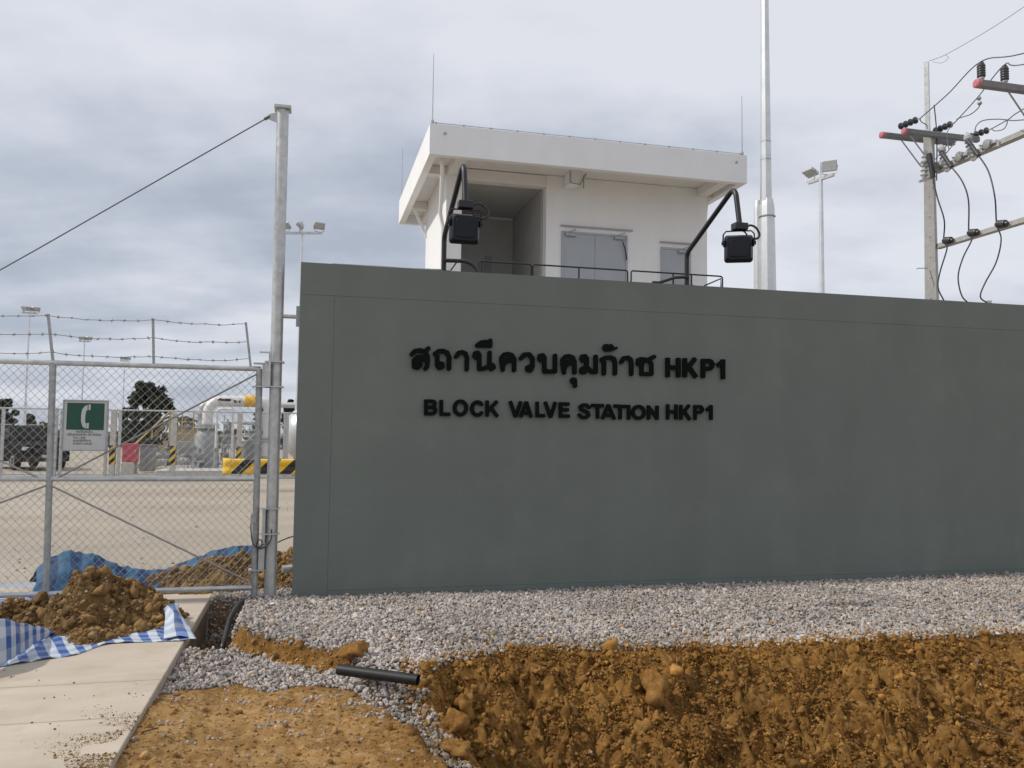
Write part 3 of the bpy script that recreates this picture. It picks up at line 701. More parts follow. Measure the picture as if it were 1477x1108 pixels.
LATIN2 = [
 (c4, 16 / q6, [[(86, 100), (86, 240)], [(80, 116), (150, 116)], [(146, 114), (168, 128)], [(166, 122), (164, 152)], [(168, 146), (146, 168)], [(80, 170), (152, 170)], [(148, 168), (172, 186)], [(171, 180), (170, 214)], [(173, 206), (148, 228)], [(80, 227), (154, 227)]]),
 (c4, 16 / q6, [[(222, 104), (222, 246)], [(215, 230), (302, 232)]]),
 (c4, 17 / q6, [ell(392, 176, 52, 60)]),
 (c4, 17 / q6, [ell(542, 182, 48, 58, 42, 318)]),
 (c4, 16 / q6, [[(628, 110), (628, 252)], [(630, 208), (718, 115)], [(660, 172), (722, 254)]]),
 (c4, 16 / q6, [[(832, 115), (880, 256)], [(880, 256), (928, 118)]]),
 (c4, 16 / q6, [[(924, 258), (976, 120)], [(974, 120), (1020, 260)], [(940, 222), (1008, 224)]]),
 (c4, 16 / q6, [[(1072, 120), (1072, 258)], [(1066, 243), (1142, 244)]]),
 (c4, 16 / q6, [[(1142, 120), (1190, 260)], [(1190, 260), (1234, 122)]]),
 (c4, 16 / q6, [[(1278, 124), (1278, 262)], [(1270, 140), (1358, 142)], [(1270, 192), (1352, 193)], [(1270, 247), (1360, 248)]]),
 (c5, 7.6 / q3, [[(824, 348), (812, 338), (797, 338), (786, 346), (790, 357), (805, 363), (820, 371), (822, 382), (810, 391), (794, 390), (782, 380)]]),
 (c5, 7.6 / q3, [[(833, 339), (887, 341)], [(860, 338), (860, 396)]]),
 (c5, 7.6 / q3, [[(880, 397), (906, 336)], [(905, 336), (932, 399)], [(888, 381), (926, 382)]]),
 (c5, 7.6 / q3, [[(928, 342), (982, 344)], [(956, 340), (956, 399)]]),
 (c5, 7.8 / q3, [[(992, 337), (992, 400)]]),
 (c5, 7.8 / q3, [ell(1034, 369, 24, 25)]),
 (c5, 7.6 / q3, [[(1077, 339), (1077, 400)], [(1074, 343), (1116, 397)], [(1113, 340), (1113, 401)]]),
 (c3, 23 / 9.23, [[(205, 768), (205, 972)], [(315, 770), (315, 972)], [(205, 868), (315, 868)]]),
 (c3, 23 / 9.23, [[(380, 776), (380, 975)], [(382, 912), (492, 778)], [(425, 862), (502, 977)]]),
 (c3, 23 / 9.23, [[(568, 778), (568, 978)], [(556, 800), (642, 800)], [(634, 798), (662, 820)], [(664, 812), (662, 860)], [(666, 850), (636, 878)], [(556, 877), (646, 876)]]),
 (c3, 23 / 9.23, [[(780, 778), (780, 977)], [(784, 797), (718, 848)]]),
]
PXM = 1 / 143.0                                # one photo pixel at the lettering, in metres
def build_lettering():
    t = thing('sign_lettering', 'upper row of large raised black Thai letters ending in HKP1 on the grey wall', 'lettering', (1.4, 0, 2.2))
    for lst, sq in ((THAI, False), (LATIN1, True)):
        for f_, r_, st in lst:
            b = MB(); b.add(*letter_mesh([[f_(p) for p in s_] for s_ in st], r_ * PXM, sq, 0.034)); b.build('letter', M['letter'], t, smooth=None, fix=False)
    t = thing('sign_lettering', 'lower row of smaller raised black letters reading BLOCK VALVE STATION HKP1', 'lettering', (1.4, 0, 1.75))
    for i, (f_, r_, st) in enumerate(LATIN2):
        rnd = i in (2, 3, 10, 15)
        b = MB(); b.add(*letter_mesh([[f_(p) for p in s_] for s_ in st], r_ * PXM, not rnd, 0.030, 0.006)); b.build('letter', M['letter'], t, smooth=None, fix=False)
build_lettering()

# ------------------------------------------------------------------ white building behind the wall
ZR, ZB = 8.045, 7.395                          # roof edge top / bottom
RX0, RX1, RY0, RY1 = 2.42, 9.735, 8.69, 14.70
BX0, BX1, BY0, BY1 = 3.0, 9.43, 10.05, 13.34
def build_building():
    t = thing('equipment_building', 'white flat-roofed upper storey building rising behind the grey wall', 'building', (BX0, BY0, 0))
    b = MB()                                   # walls; bay open to the front between the left pier and the room
    zt = 7.62
    b.box(BX0, 3.365, BY0, BY1, 0, zt)
    b.box(3.365, BX1, BY1 - 0.2, BY1, 0, zt)
    b.box(5.35, BX1, BY0, BY1 - 0.2, 0, zt)
    b.box(3.365, 5.35, BY0 + 0.02, BY1 - 0.2, 0, 4.15)
    b.build('wall', M['white'], t, bevel=0.01)
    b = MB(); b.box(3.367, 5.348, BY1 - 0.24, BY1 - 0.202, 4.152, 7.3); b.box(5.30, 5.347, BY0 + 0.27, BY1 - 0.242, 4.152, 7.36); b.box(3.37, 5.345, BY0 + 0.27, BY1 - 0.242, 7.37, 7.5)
    b.build('bay_shade_lining', M['inner'], t, smooth=None)  # shade of the open bay put into the colour of its inner faces
    b = MB(); b.box(3.367, 5.348, BY0 + 0.002, BY0 + 0.26, 7.345, 7.61); b.build('bay_beam', M['soffit'], t, bevel=0.01)
    b = MB(); b.box(4.55, 4.72, BY1 - 0.29, BY1 - 0.242, 4.2, 6.3); b.build('bay_panel', M['cabinet'], t)
    b = MB(); w = 0.16                          # fascia ring
    b.box(RX0, RX1, RY0, RY0 + w, ZB, ZR); b.box(RX0, RX1, RY1 - w, RY1, ZB, ZR)
    b.box(RX0, RX0 + w, RY0 + w, RY1 - w, ZB, ZR); b.box(RX1 - w, RX1, RY0 + w, RY1 - w, ZB, ZR)
    roof = b.build('roof', M['white'], t, smooth=None)
    b = MB(); b.box(RX0 + w, RX1 - w, RY0 + w, RY1 - w, 7.625, 7.80); b.build('soffit', M['soffit'], roof, smooth=None)
    def eave(*q): b = MB(); b.box(*q, 7.42, 7.622); b.build('eave_beam', M['soffit'], roof, bevel=0.008)
    for x in (BX0 + 0.02, 9.16): eave(x, x + 0.25, RY0 + w, BY0 - 0.003); eave(x, x + 0.25, BY1 + 0.003, RY1 - w)
    for y in (BY0 + 0.02, BY1 - 0.28): eave(RX0 + w, BX0 - 0.003, y, y + 0.25); eave(BX1 + 0.003, RX1 - w, y, y + 0.25)
    for (x0, z0, x1, y) in ((BX1, 6.72, RX1 - 0.25, BY0 + 0.14), (BX1, 6.72, RX1 - 0.25, BY1 - 0.14), (BX0, 6.72, RX0 + 0.25, BY1 - 0.14)):
        b = MB(); b.bar((x0, y, z0), (x1, y, 7.43), 0.07, 0.07, (0, 1, 0)); b.build('eave_strut', M['white'], roof)
    b = MB(); b.tube([(2.72, BY0 - 1.0, 7.45), (2.75, BY0 - 0.98, 7.25), (2.83, BY0 - 0.40, 6.75), (2.86, BY0 - 0.10, 6.5), (2.93, BY0 - 0.045, 6.2), (2.93, BY0 - 0.045, 4.2)], 0.045, 8); b.build('downpipe', M['white'], t)
    for x in (2.62, 9.35): b = MB(); b.lathe([(0.03, 0), (0.03, 0.02)], (x + 0.12, RY0 - 0.02, 7.86), 10, (0, 1, 0)); b.build('weep_hole', M['inner'], roof)
    for s_, y_ in ((4.35, 9.2), (7.55, 9.2), (8.95, 9.2)):
        b = MB(); b.lathe([(0.05, 0), (0.06, 0.04)], (s_, y_, 7.585), 12); b.build('soffit_light', M['inner'], roof)
    b = MB(); b.tube([(4.6, 9.22, 7.60), (5.75, 9.22, 7.60)], 0.012, 6); b.tube([(6.25, 9.22, 7.60), (8.7, 9.22, 7.60)], 0.012, 6); b.build('soffit_conduit', M['galvdark'], roof)
    b = MB(); b.box(5.78, 6.02, 9.5, 10.04, 7.33, 7.624); b.build('beam_end', M['white'], roof, bevel=0.01)
    b = MB(); b.tube([(5.74, 9.47, 7.56), (5.74, 9.47, 7.30), (5.98, 9.47, 7.28), (6.06, 9.47, 7.44), (6.12, 9.47, 7.54)], 0.016, 6); b.tube([(6.06, 9.47, 7.5), (6.06, 9.47, 7.2)], 0.013, 6); b.build('conduit', M['cabinet'], roof)
    # doors
    def door(x0, x1, zt_, leaves):
        b = MB(); f_ = 0.05
        b.box(x0 - f_, x0, BY0 - 0.045, BY0 - 0.002, 4.15, zt_ + f_); b.box(x1, x1 + f_, BY0 - 0.045, BY0 - 0.002, 4.15, zt_ + f_); b.box(x0, x1, BY0 - 0.045, BY0 - 0.002, zt_, zt_ + f_)
        d = b.build('door_frame', M['door'], t, bevel=0.004); n_ = len(leaves)
        wd = (x1 - x0) / n_
        for i in range(n_):
            b = MB(); b.box(x0 + i * wd + 0.004, x0 + (i + 1) * wd - 0.004, BY0 - 0.035, BY0 - 0.004, 4.16, zt_ - 0.004); b.build('door_leaf', M['door'], d)
        for i in range(n_):
            xx = x0 + 0.16 if (n_ == 2 and i == 0) else x1 - 0.16
            b = MB(); b.box(xx - 0.13, xx + 0.13, BY0 - 0.10, BY0 - 0.047, zt_ - 0.07, zt_ - 0.01)
            b.bar((xx - 0.1, BY0 - 0.09, zt_ + 0.0), (xx + 0.08, BY0 - 0.22, zt_ + 0.06), 0.02, 0.02); b.build('door_closer', M['galvdark'], d)
        b = MB(); b.box(x0 - 0.08, x1 + 0.18, BY0 - 0.06, BY0 - 0.002, zt_ + 0.16, zt_ + 0.19); b.build('drip_ledge', M['inner'], t)
        return d
    d1 = door(5.77, 7.30, 6.275, (0, 1)); door(8.26, 8.93, 6.06, (0,))
    b = MB(); b.tube([(7.20, BY0 - 0.11, 6.15), (7.27, BY0 - 0.10, 5.95), (7.31, BY0 - 0.1, 5.72)], 0.015, 6); b.build('closer_arm', M['black'], d1)
    # small white lattice low in the bay
    b = MB(); x0, x1, z0, z1, y = 3.40, 3.75, 4.9, 5.75, BY1 - 0.26
    for i in range(4): xx = x0 + (x1 - x0) * i / 3; b.box(xx - 0.012, xx + 0.012, y - 0.02, y, z0, z1)
    for i in range(7): zz = z0 + (z1 - z0) * i / 6; b.box(x0 + 0.013, x1 - 0.013, y - 0.017, y - 0.003, zz - 0.012, zz + 0.012)
    b.build('lattice', M['white'], t)
    # roof-edge conductor with its clips
    b = MB(); zc_ = ZR + 0.045; cs = [(RX0 + 0.05, RY0 + 0.06), (RX1 - 0.05, RY0 + 0.06), (RX1 - 0.05, RY1 - 0.06), (RX0 + 0.05, RY1 - 0.06), (RX0 + 0.05, RY0 + 0.06)]
    for a, c in zip(cs[:-1], cs[1:]):
        b.tube([(*a, zc_), (*c, zc_)], 0.009, 6); L = math.dist(a, c); k = int(L / 0.6)
        for i in range(k + 1):
            q = (i + 0.15) / (k + 0.3); b.box(a[0] + (c[0] - a[0]) * q - 0.016, a[0] + (c[0] - a[0]) * q + 0.016, a[1] + (c[1] - a[1]) * q - 0.016, a[1] + (c[1] - a[1]) * q + 0.016, ZR, zc_ + 0.012)
    b.build('roof_conductor', M['galvdark'], roof)
    for (x, y), h in (((RX0 + 0.06, RY0 + 0.07), 1.53), ((RX1 - 0.08, RY0 + 0.07), 1.42), ((RX0 + 0.06, RY1 - 0.07), 1.5), ((RX1 - 0.08, RY1 - 0.07), 1.5)):
        b = MB(); b.tube([(x, y, ZR), (x, y, ZR + 0.10)], 0.03, 8); b.tube([(x, y, ZR + 0.10), (x, y, ZR + h)], [0.011, 0.006], 6); b.build('lightning_rod', M['galvdark'], roof)
build_building()

# ------------------------------------------------------------------ floodlights and pipe frames on the wall top
def arc(p0, p1, p2, r, n=7):
    """rounded corner at p1"""
    p0, p1, p2 = (np.array(q, float) for q in (p0, p1, p2)); a = p0 - p1; a /= np.linalg.norm(a); b = p2 - p1; b /= np.linalg.norm(b)
    s_, e_ = p1 + a * r, p1 + b * r
    return [s_ * (1 - t_) ** 2 + 2 * p1 * t_ * (1 - t_) + e_ * t_ * t_ for t_ in np.linspace(0, 1, n)]
def floodlight(s, lab, yaw, left):
    t = thing('wall_floodlight', lab, 'floodlight', (s, 0.10, WALL_Z), group='floodlights arching over the wall')
    z0, zk, za = WALL_Z, 3.58, 4.02
    A_, B_, C_, D_ = (s, 0.10, z0 - 0.0), (s, 0.10, zk), (s, -0.97, za), (s + 0.005, -1.045, 3.62)
    b = MB(); b.tube([A_] + arc(A_, B_, C_, 0.07) + arc(B_, C_, D_, 0.12, 9) + [D_], 0.026, 12)
    b.build('arm', M['black'], t)
    b = MB(); b.box(s - 0.06, s + 0.06, 0.04, 0.16, z0, z0 + 0.012); b.build('base_plate', M['black'], t)
    x, y, z = D_
    b = MB(); b.box(x - 0.068, x + 0.068, y - 0.05, y + 0.05, z - 0.055, z + 0.012); b.build('junction_box', M['black'], t, bevel=0.006)
    # head: face turned to the lettering, tipped down
    c = np.array((x + (0.0 if left else 0.0), y + 0.02, z - 0.232)); ax = np.array((math.cos(yaw), math.sin(yaw), 0)); tip = math.radians(-4)
    ay = np.array((-math.sin(yaw) * math.cos(tip), math.cos(yaw) * math.cos(tip), -math.sin(tip))); az = np.cross(ax, ay)
    def fn(a, b_, d): return tuple(c + ax * a + az * b_ + ay * d)
    def rr(w, h, r, n=4):
        o = []
        for cx_, cy_, a0 in ((w - r, h - r, 0), (-w + r, h - r, 90), (-w + r, -h + r, 180), (w - r, -h + r, 270)):
            for i in range(n + 1): q = math.radians(a0 + 90 * i / n); o.append((cx_ + r * math.cos(q), cy_ + r * math.sin(q)))
        return o
    w, h = 0.135, 0.132
    o1, o2, o3 = rr(w, h, 0.03), rr(w * 0.96, h * 0.96, 0.03), rr(w * 0.82, h * 0.82, 0.03); n_ = len(o1)
    b = MB(); vs = [fn(p[0], p[1], 0.045) for p in o2] + [fn(*p, 0.035) for p in o1] + [fn(*p, 0.0) for p in o1] + [fn(*p, -0.055) for p in o3]
    fs = [tuple(range(n_))] + [(k * n_ + i, k * n_ + (i + 1) % n_, (k + 1) * n_ + (i + 1) % n_, (k + 1) * n_ + i) for k in range(3) for i in range(n_)] + [tuple(range(4 * n_ - 1, 3 * n_ - 1, -1))]
    b.add(vs, fs); head = b.build('housing', M['blackgloss'], t)
    b = MB(); b.prism(rr(w * 0.86, h * 0.84, 0.02), fn, 0.046, 0.052); b.build('lens', M['glass'], head)
    b = MB(); b.prism(rr(w * 0.66, h * 0.62, 0.02), fn, -0.064, -0.056); b.build('back_cover', M['blackgloss'], head, bevel=0.003)
    for sg in (-1, 1): b = MB(); b.obox(c + ax * sg * (w + 0.004) + az * 0.05 - ay * 0.0, ax, ay, az, (0.008, 0.028, 0.03)); b.build('side_lug', M['blackgloss'], head, bevel=0.005)
    b = MB(); top = np.array((x, y, z - 0.062)); pl, pr = c - ax * (w + 0.014) + az * 0.055, c + ax * (w + 0.014) + az * 0.055
    b.tube([pl, pl + az * 0.085 + ax * 0.004, pl + az * 0.115 + ax * 0.03, top - ax * 0.02, top + ax * 0.02, pr + az * 0.115 - ax * 0.03, pr + az * 0.085 - ax * 0.004, pr], 0.008, 6)
    for p in (pl, pr): b.lathe([(0.02, -0.012), (0.02, 0.012)], p, 10, tuple(ax))
    b.build('yoke', M['black'], t)
    b = MB(); q = np.array((x + 0.068, y, z - 0.02)); e_ = c + ax * 0.06 + az * 0.10 - ay * 0.03
    loop = [q, q + (0.05, 0, 0.022), q + (0.11, 0, 0.0), q + (0.145, 0, -0.06), q + (0.125, 0, -0.10), q + (0.07, 0, -0.108), q + (0.02, 0, -0.085), e_]
    b.tube(smooth_path(loop, 5), 0.011, 8); b.tube(smooth_path([np.array((x + 0.03, y, z - 0.055)), np.array((x + 0.055, y - 0.02, z - 0.085)), np.array((x + 0.085, y, z - 0.11)), e_ + ax * 0.02], 5), 0.008, 6)
    b.build('lamp_cable', M['cable'], t)
    b = MB()
    if left: b.tube([(s, 0.06, z0 + 0.115), (s + 0.10, 0.06, z0 + 0.118)] + arc((s + 0.10, 0.06, z0 + 0.118), (s + 0.33, 0.05, z0 + 0.12), (s + 0.35, 0.03, z0 - 0.03), 0.16, 8) + [(s + 0.355, 0.03, z0 - 0.02)], 0.021, 10)
    else: b.tube([(s, 0.06, z0 + 0.095), (s - 0.07, 0.06, z0 + 0.095), (s - 0.16, 0.06, z0 + 0.085), (s - 0.36, 0.03, z0 + 0.012), (s - 0.44, 0.02, z0 + 0.008)], 0.017, 10)
    b.build('conduit', M['plastic'], t)
    if left:
        b = MB(); b.bar((s + 0.06, 0.02, z0 + 0.01), (s + 0.13, 0.04, z0 + 0.11), 0.012, 0.012); b.build('conduit_stay', M['black'], t)
def smooth_path(pts, k=4):
    pts = [np.array(p, float) for p in pts]; o = []
    for i in range(len(pts) - 1):
        p0, p1, p2, p3 = pts[max(i - 1, 0)], pts[i], pts[i + 1], pts[min(i + 2, len(pts) - 1)]
        for j in range(k):
            t_ = j / k; o.append(0.5 * (2 * p1 + (p2 - p0) * t_ + (2 * p0 - 5 * p1 + 4 * p2 - p3) * t_ ** 2 + (3 * p1 - p0 - 3 * p2 + p3) * t_ ** 3))
    return o + [pts[-1]]
floodlight(1.412, 'black floodlight on a bent arm in front of the building\'s dark open bay', 0.0, True)
floodlight(4.11, 'black floodlight on a bent arm beside the tall steel mast', math.radians(-24), False)

def pipe_rail(s0, s1, lab, mids, diag=False):
    t = thing('pipe_rail', lab, 'rail', (s0, 0.13, WALL_Z), group='low black pipe rails along the wall top'); z0, z1, y = WALL_Z, 3.36, 0.15
    b = MB(); r = 0.009
    b.tube([(s0, y, z0)] + arc((s0, y, z0), (s0, y, z1), (s1, y, z1), 0.03) + arc((s0, y, z1), (s1, y, z1), (s1, y, z0), 0.03) + [(s1, y, z0)], r, 8); b.build('frame', M['black'], t)
    b = MB(); b.tube([(s0, y, z0 + 0.014), (s1, y, z0 + 0.014)], 0.008, 8); b.build('lower_pipe', M['black'], t)
    for q in mids: b = MB(); b.tube([(q, y, z0), (q, y, z1)], r, 8); b.build('post', M['black'], t)
    if diag: b = MB(); b.tube([(s1 - 0.24, y - 0.02, z0), (s1 - 0.23, y - 0.02, z0 + 0.03), (s1 - 0.03, y - 0.02, z1 - 0.03), (s1 - 0.03, y - 0.02, z0)], 0.008, 8); b.build('stay', M['black'], t)
pipe_rail(1.785, 2.352, 'low black pipe rail on the wall top in front of the dark bay', (1.82,))
pipe_rail(2.368, 3.436, 'low black pipe rail on the wall top below the double grey door', (2.88,))
pipe_rail(3.476, 4.566, 'low black pipe rail on the wall top around the right floodlight arm', (3.97, 4.19), True)

# ------------------------------------------------------------------ steel gate post with stay cable, gate leaf
def build_gatepost():
    t = thing('gate_post', 'tall round galvanised steel post at the left end of the grey wall', 'post', (-0.20, 0.10, -0.1))
    b = MB(); b.tube([(-0.20, 0.10, -0.3), (-0.215, 0.10, 4.73)], 0.057, 24); b.build('pole', M['galv'], t)
    b = MB(); b.box(-0.295, -0.135, 0.02, 0.18, 4.731, 4.757); b.build('cap_plate', M['galv'], t)
    b = MB(); b.prism([(-0.27, 4.70), (-0.27, 4.60), (-0.345, 4.625), (-0.36, 4.655), (-0.335, 4.68)], lambda a, c, d: (a, d, c), 0.094, 0.106); b.build('cable_lug', M['galv'], t)
    for z in (2.0, 0.60):
        up = z > 1
        b = MB()
        for dz in (0.0, 0.24): b.box(-0.31, -0.13, 0.015, 0.185, z - 0.012 + dz, z + 0.0 + dz)
        b.box(-0.305, -0.262, 0.03, 0.17, z - 0.011, z + 0.239) if up else b.box(-0.29, -0.262, 0.03, 0.17, z - 0.10, z + 0.239)
        b.build('hinge_bracket', M['galv'], t)
    b = MB(); b.tube([(-0.262, 0.02, 2.33), (-0.262, 0.02, 2.16), (-0.262, 0.02, 2.0)], 0.012, 8); b.bar((-0.36, 0.02, 2.32), (-0.25, 0.02, 2.32), 0.02, 0.014); b.build('hinge_pin', M['galv'], t)
    b = MB(); b.tube(smooth_path([(-0.205, 0.03, 0.64), (-0.20, 0.025, 0.56), (-0.24, 0.02, 0.49), (-0.30, 0.02, 0.46), (-0.335, 0.02, 0.50), (-0.31, 0.02, 0.545), (-0.285, 0.02, 0.52), (-0.30, 0.02, 0.47), (-0.36, 0.02, 0.50), (-0.385, 0.03, 0.60), (-0.39, 0.03, 0.70)], 5), 0.006, 6)
    b.build('earth_cable', M['cable'], t)
    b = MB(); b.tube(smooth_path([(-0.15, 0.13, 0.50), (-0.06, 0.3, 0.52), (0.05, 0.45, 0.53), (0.2, 0.6, 0.50)], 5), 0.006, 6); b.build('earth_wire', M['cable'], t)
    b = MB(); b.tube([(-0.10, 0.30, 0.22), (0.35, 0.41, 0.22)], 0.035, 10); b.build('ground_pipe', M['galv'], t)
    q = Wp(424, 457, 0.10); b = MB(); b.tube([(-0.205, 0.10, q[2]), (-0.035, 0.10, q[2])], 0.02, 10); b.build('wall_stay', M['galv'], t)
    b = MB(); b.box(-0.033, -0.003, 0.05, 0.15, q[2] - 0.09, q[2] + 0.10); b.build('stay_clamp', M['galvdark'], t)
build_gatepost()
GX0, GX1, GY = -4.35, -0.345, 0.10
def build_gate():
    t = thing('chain_link_gate', 'chain-link gate leaf of galvanised pipe with barbed wire on top', 'gate', (GX0, GY, 0.0))
    r = 0.024; z0, zm, z1 = 0.085, 1.112, 2.165
    for a, c, nm, rr_ in (((GX0, GY, z1), (GX1 - 0.0, GY, z1), 'top_rail', r), ((GX0, GY, zm), (GX1, GY, zm), 'middle_rail', r), ((GX0, GY, z0), (GX1, GY, z0), 'bottom_rail', r),
                      ((GX0, GY, z0), (GX0, GY, z1), 'stile', r), ((-2.135, GY, z0), (-2.165, GY, z1), 'stile', 0.029), ((GX1, GY, 0.0), (GX1 - 0.015, GY, z1), 'stile', 0.031)):
        b = MB(); b.tube([a, c], rr_, 16); b.build(nm, M['galvdark' if nm == 'stile' else 'galv'], t)
    jx = -2.15
    for a, c in (((jx, zm - 0.03), (GX1, z1 - 0.03)), ((jx, zm - 0.05), (GX1 - 0.03, z0 + 0.05)), ((jx, zm - 0.03), (GX0, z1 - 0.03)), ((jx, zm - 0.05), (GX0, z0 + 0.05))):
        b = MB(); b.tube([(a[0], GY - 0.012, a[1]), (c[0], GY - 0.012, c[1])], 0.0085, 8); b.build('brace_rod', M['wire'], t)
    # woven wire: each wire bends at every crossing, so the two families hook past one another
    b = MB(); pw, ph = 0.074, 0.078; zlo, zhi = z0 + 0.02, z1 - 0.02; xlo, xhi = GX0 + 0.02, GX1 - 0.03
    L = zhi - zlo; run = L * pw / ph
    x = xlo - run
    while x < xhi:
        for sgn in (1, -1):
            xa, xb = (x, x + run) if sgn > 0 else (x + run, x)
            pa, pb = np.array((xa, zlo)), np.array((xb, zhi)); d = pb - pa
            t0, t1 = 0.0, 1.0
            if d[0] > 0: t0, t1 = max(t0, (xlo - pa[0]) / d[0]), min(t1, (xhi - pa[0]) / d[0])
            else: t0, t1 = max(t0, (xhi - pa[0]) / d[0]), min(t1, (xlo - pa[0]) / d[0])
            if t1 - t0 < 0.01: continue
            p, q = pa + d * t0, pa + d * t1; k = max(2, int((t1 - t0) * 8))
            pts = []
            for i in range(k + 1):
                f = i / k; w = p + (q - p) * f
                pts.append((w[0] + 0.002 * math.sin(i * 2.1 + x * 9), GY + 0.002 * sgn + 0.004 * math.sin(3 * w[0] + 2 * w[1]), w[1] + 0.002 * math.cos(i * 1.7 + x * 5)))
            b.tube(pts, 0.0016, 4, False)
        x += pw
    b.build('wire_mesh', M['wire'], t, fix=False)
    # barbed wire outriggers
    tops = [(-4.33, -4.36), (-3.3, -3.34), (-2.165, -2.225), (-1.31, -1.332), (-0.44, -0.5)]
    for xa, xb in tops:
        b = MB(); b.bar((xa, GY, 2.17), (xb, GY, 2.61), 0.028, 0.02); b.build('outrigger', M['galvdark'], t)
    for frac in (0.20, 0.58, 0.97):
        b = MB(); pts = []; rb = random.Random(int(frac * 100))
        xs = [xa + (xb - xa) * frac for xa, xb in tops]; zz = 2.17 + 0.44 * frac
        for a, c in zip(xs[:-1], xs[1:]):
            sag = 0.025
            for i in range(9 if c != xs[-1] else 10):
                f = i / 9; pts.append((a + (c - a) * f, GY - 0.015 + 0.01 * math.sin(f * 7), zz - sag * 4 * f * (1 - f) + rb.uniform(-0.006, 0.006)))
        b.tube(pts, 0.0034, 5)
        xx = pts[0][0] + 0.05; pa = np.array(pts)
        while xx < pts[-1][0]:
            k = np.searchsorted(pa[:, 0], xx); k = min(max(k, 1), len(pa) - 1); f = (xx - pa[k - 1, 0]) / (pa[k, 0] - pa[k - 1, 0] + 1e-9); c = pa[k - 1] * (1 - f) + pa[k] * f
            b.tube([c - (0.011, 0, 0), c + (0.011, 0, 0)], 0.0065, 5)
            for sg in (-1, 1):
                v = np.array((rb.uniform(-.5, .5), rb.uniform(-1, 1), rb.uniform(-1, 1))); v /= np.linalg.norm(v); b.tube([c - v * 0.02, c + v * 0.02], 0.0022, 4)
            xx += rb.uniform(0.10, 0.13)
        b.build('barbed_wire', M['wire'], t)
    for z in (2.0, 0.36):
        b = MB(); b.box(GX1 + 0.012, GX1 + 0.068, GY - 0.04, GY + 0.04, z + 0.0, z + 0.21) if z > 1 else b.box(GX1 + 0.03, GX1 + 0.085, GY - 0.05, GY + 0.05, z - 0.10, z + 0.12)
        if z > 1: b.box(GX1 - 0.07, GX1 + 0.12, GY - 0.06, GY + 0.06, z + 0.212, z + 0.222); b.box(GX1 - 0.07, GX1 + 0.12, GY - 0.06, GY + 0.06, z - 0.012, z - 0.002)
        else: b.box(GX1 - 0.06, GX1 + 0.10, GY - 0.06, GY + 0.06, z + 0.122, z + 0.132); b.box(GX1 - 0.06, GX1 + 0.10, GY - 0.06, GY + 0.06, z - 0.112, z - 0.102)
        b.build('hinge', M['galv'], t)
    b = MB(); b.box(GX1 - 0.05, GX1 - 0.0, GY - 0.06, GY - 0.03, 0.70, 0.78); b.build('cable_clamp', M['galvdark'], t)
build_gate()
b = MB(); a_, c_ = np.array((-0.338, 0.10, 4.655)), np.array((GX0, GY, 2.62 + 0.0)); a2 = np.array((-2.636, 0.10, 3.002)); e_ = a_ + (a2 - a_) * ((GX0 - a_[0]) / (a2[0] - a_[0]))
b.tube([a_, a_ + (e_ - a_) * 0.5 + (0, 0, -0.012), e_], 0.0065, 8); b.tube([a_, a_ + (e_ - a_) * 0.012], 0.016, 8)
tag(b.build('stay_cable', M['stay'], None, tuple(a_)), 'thin dark stay cable sloping down from the head of the tall gate post', 'cable')

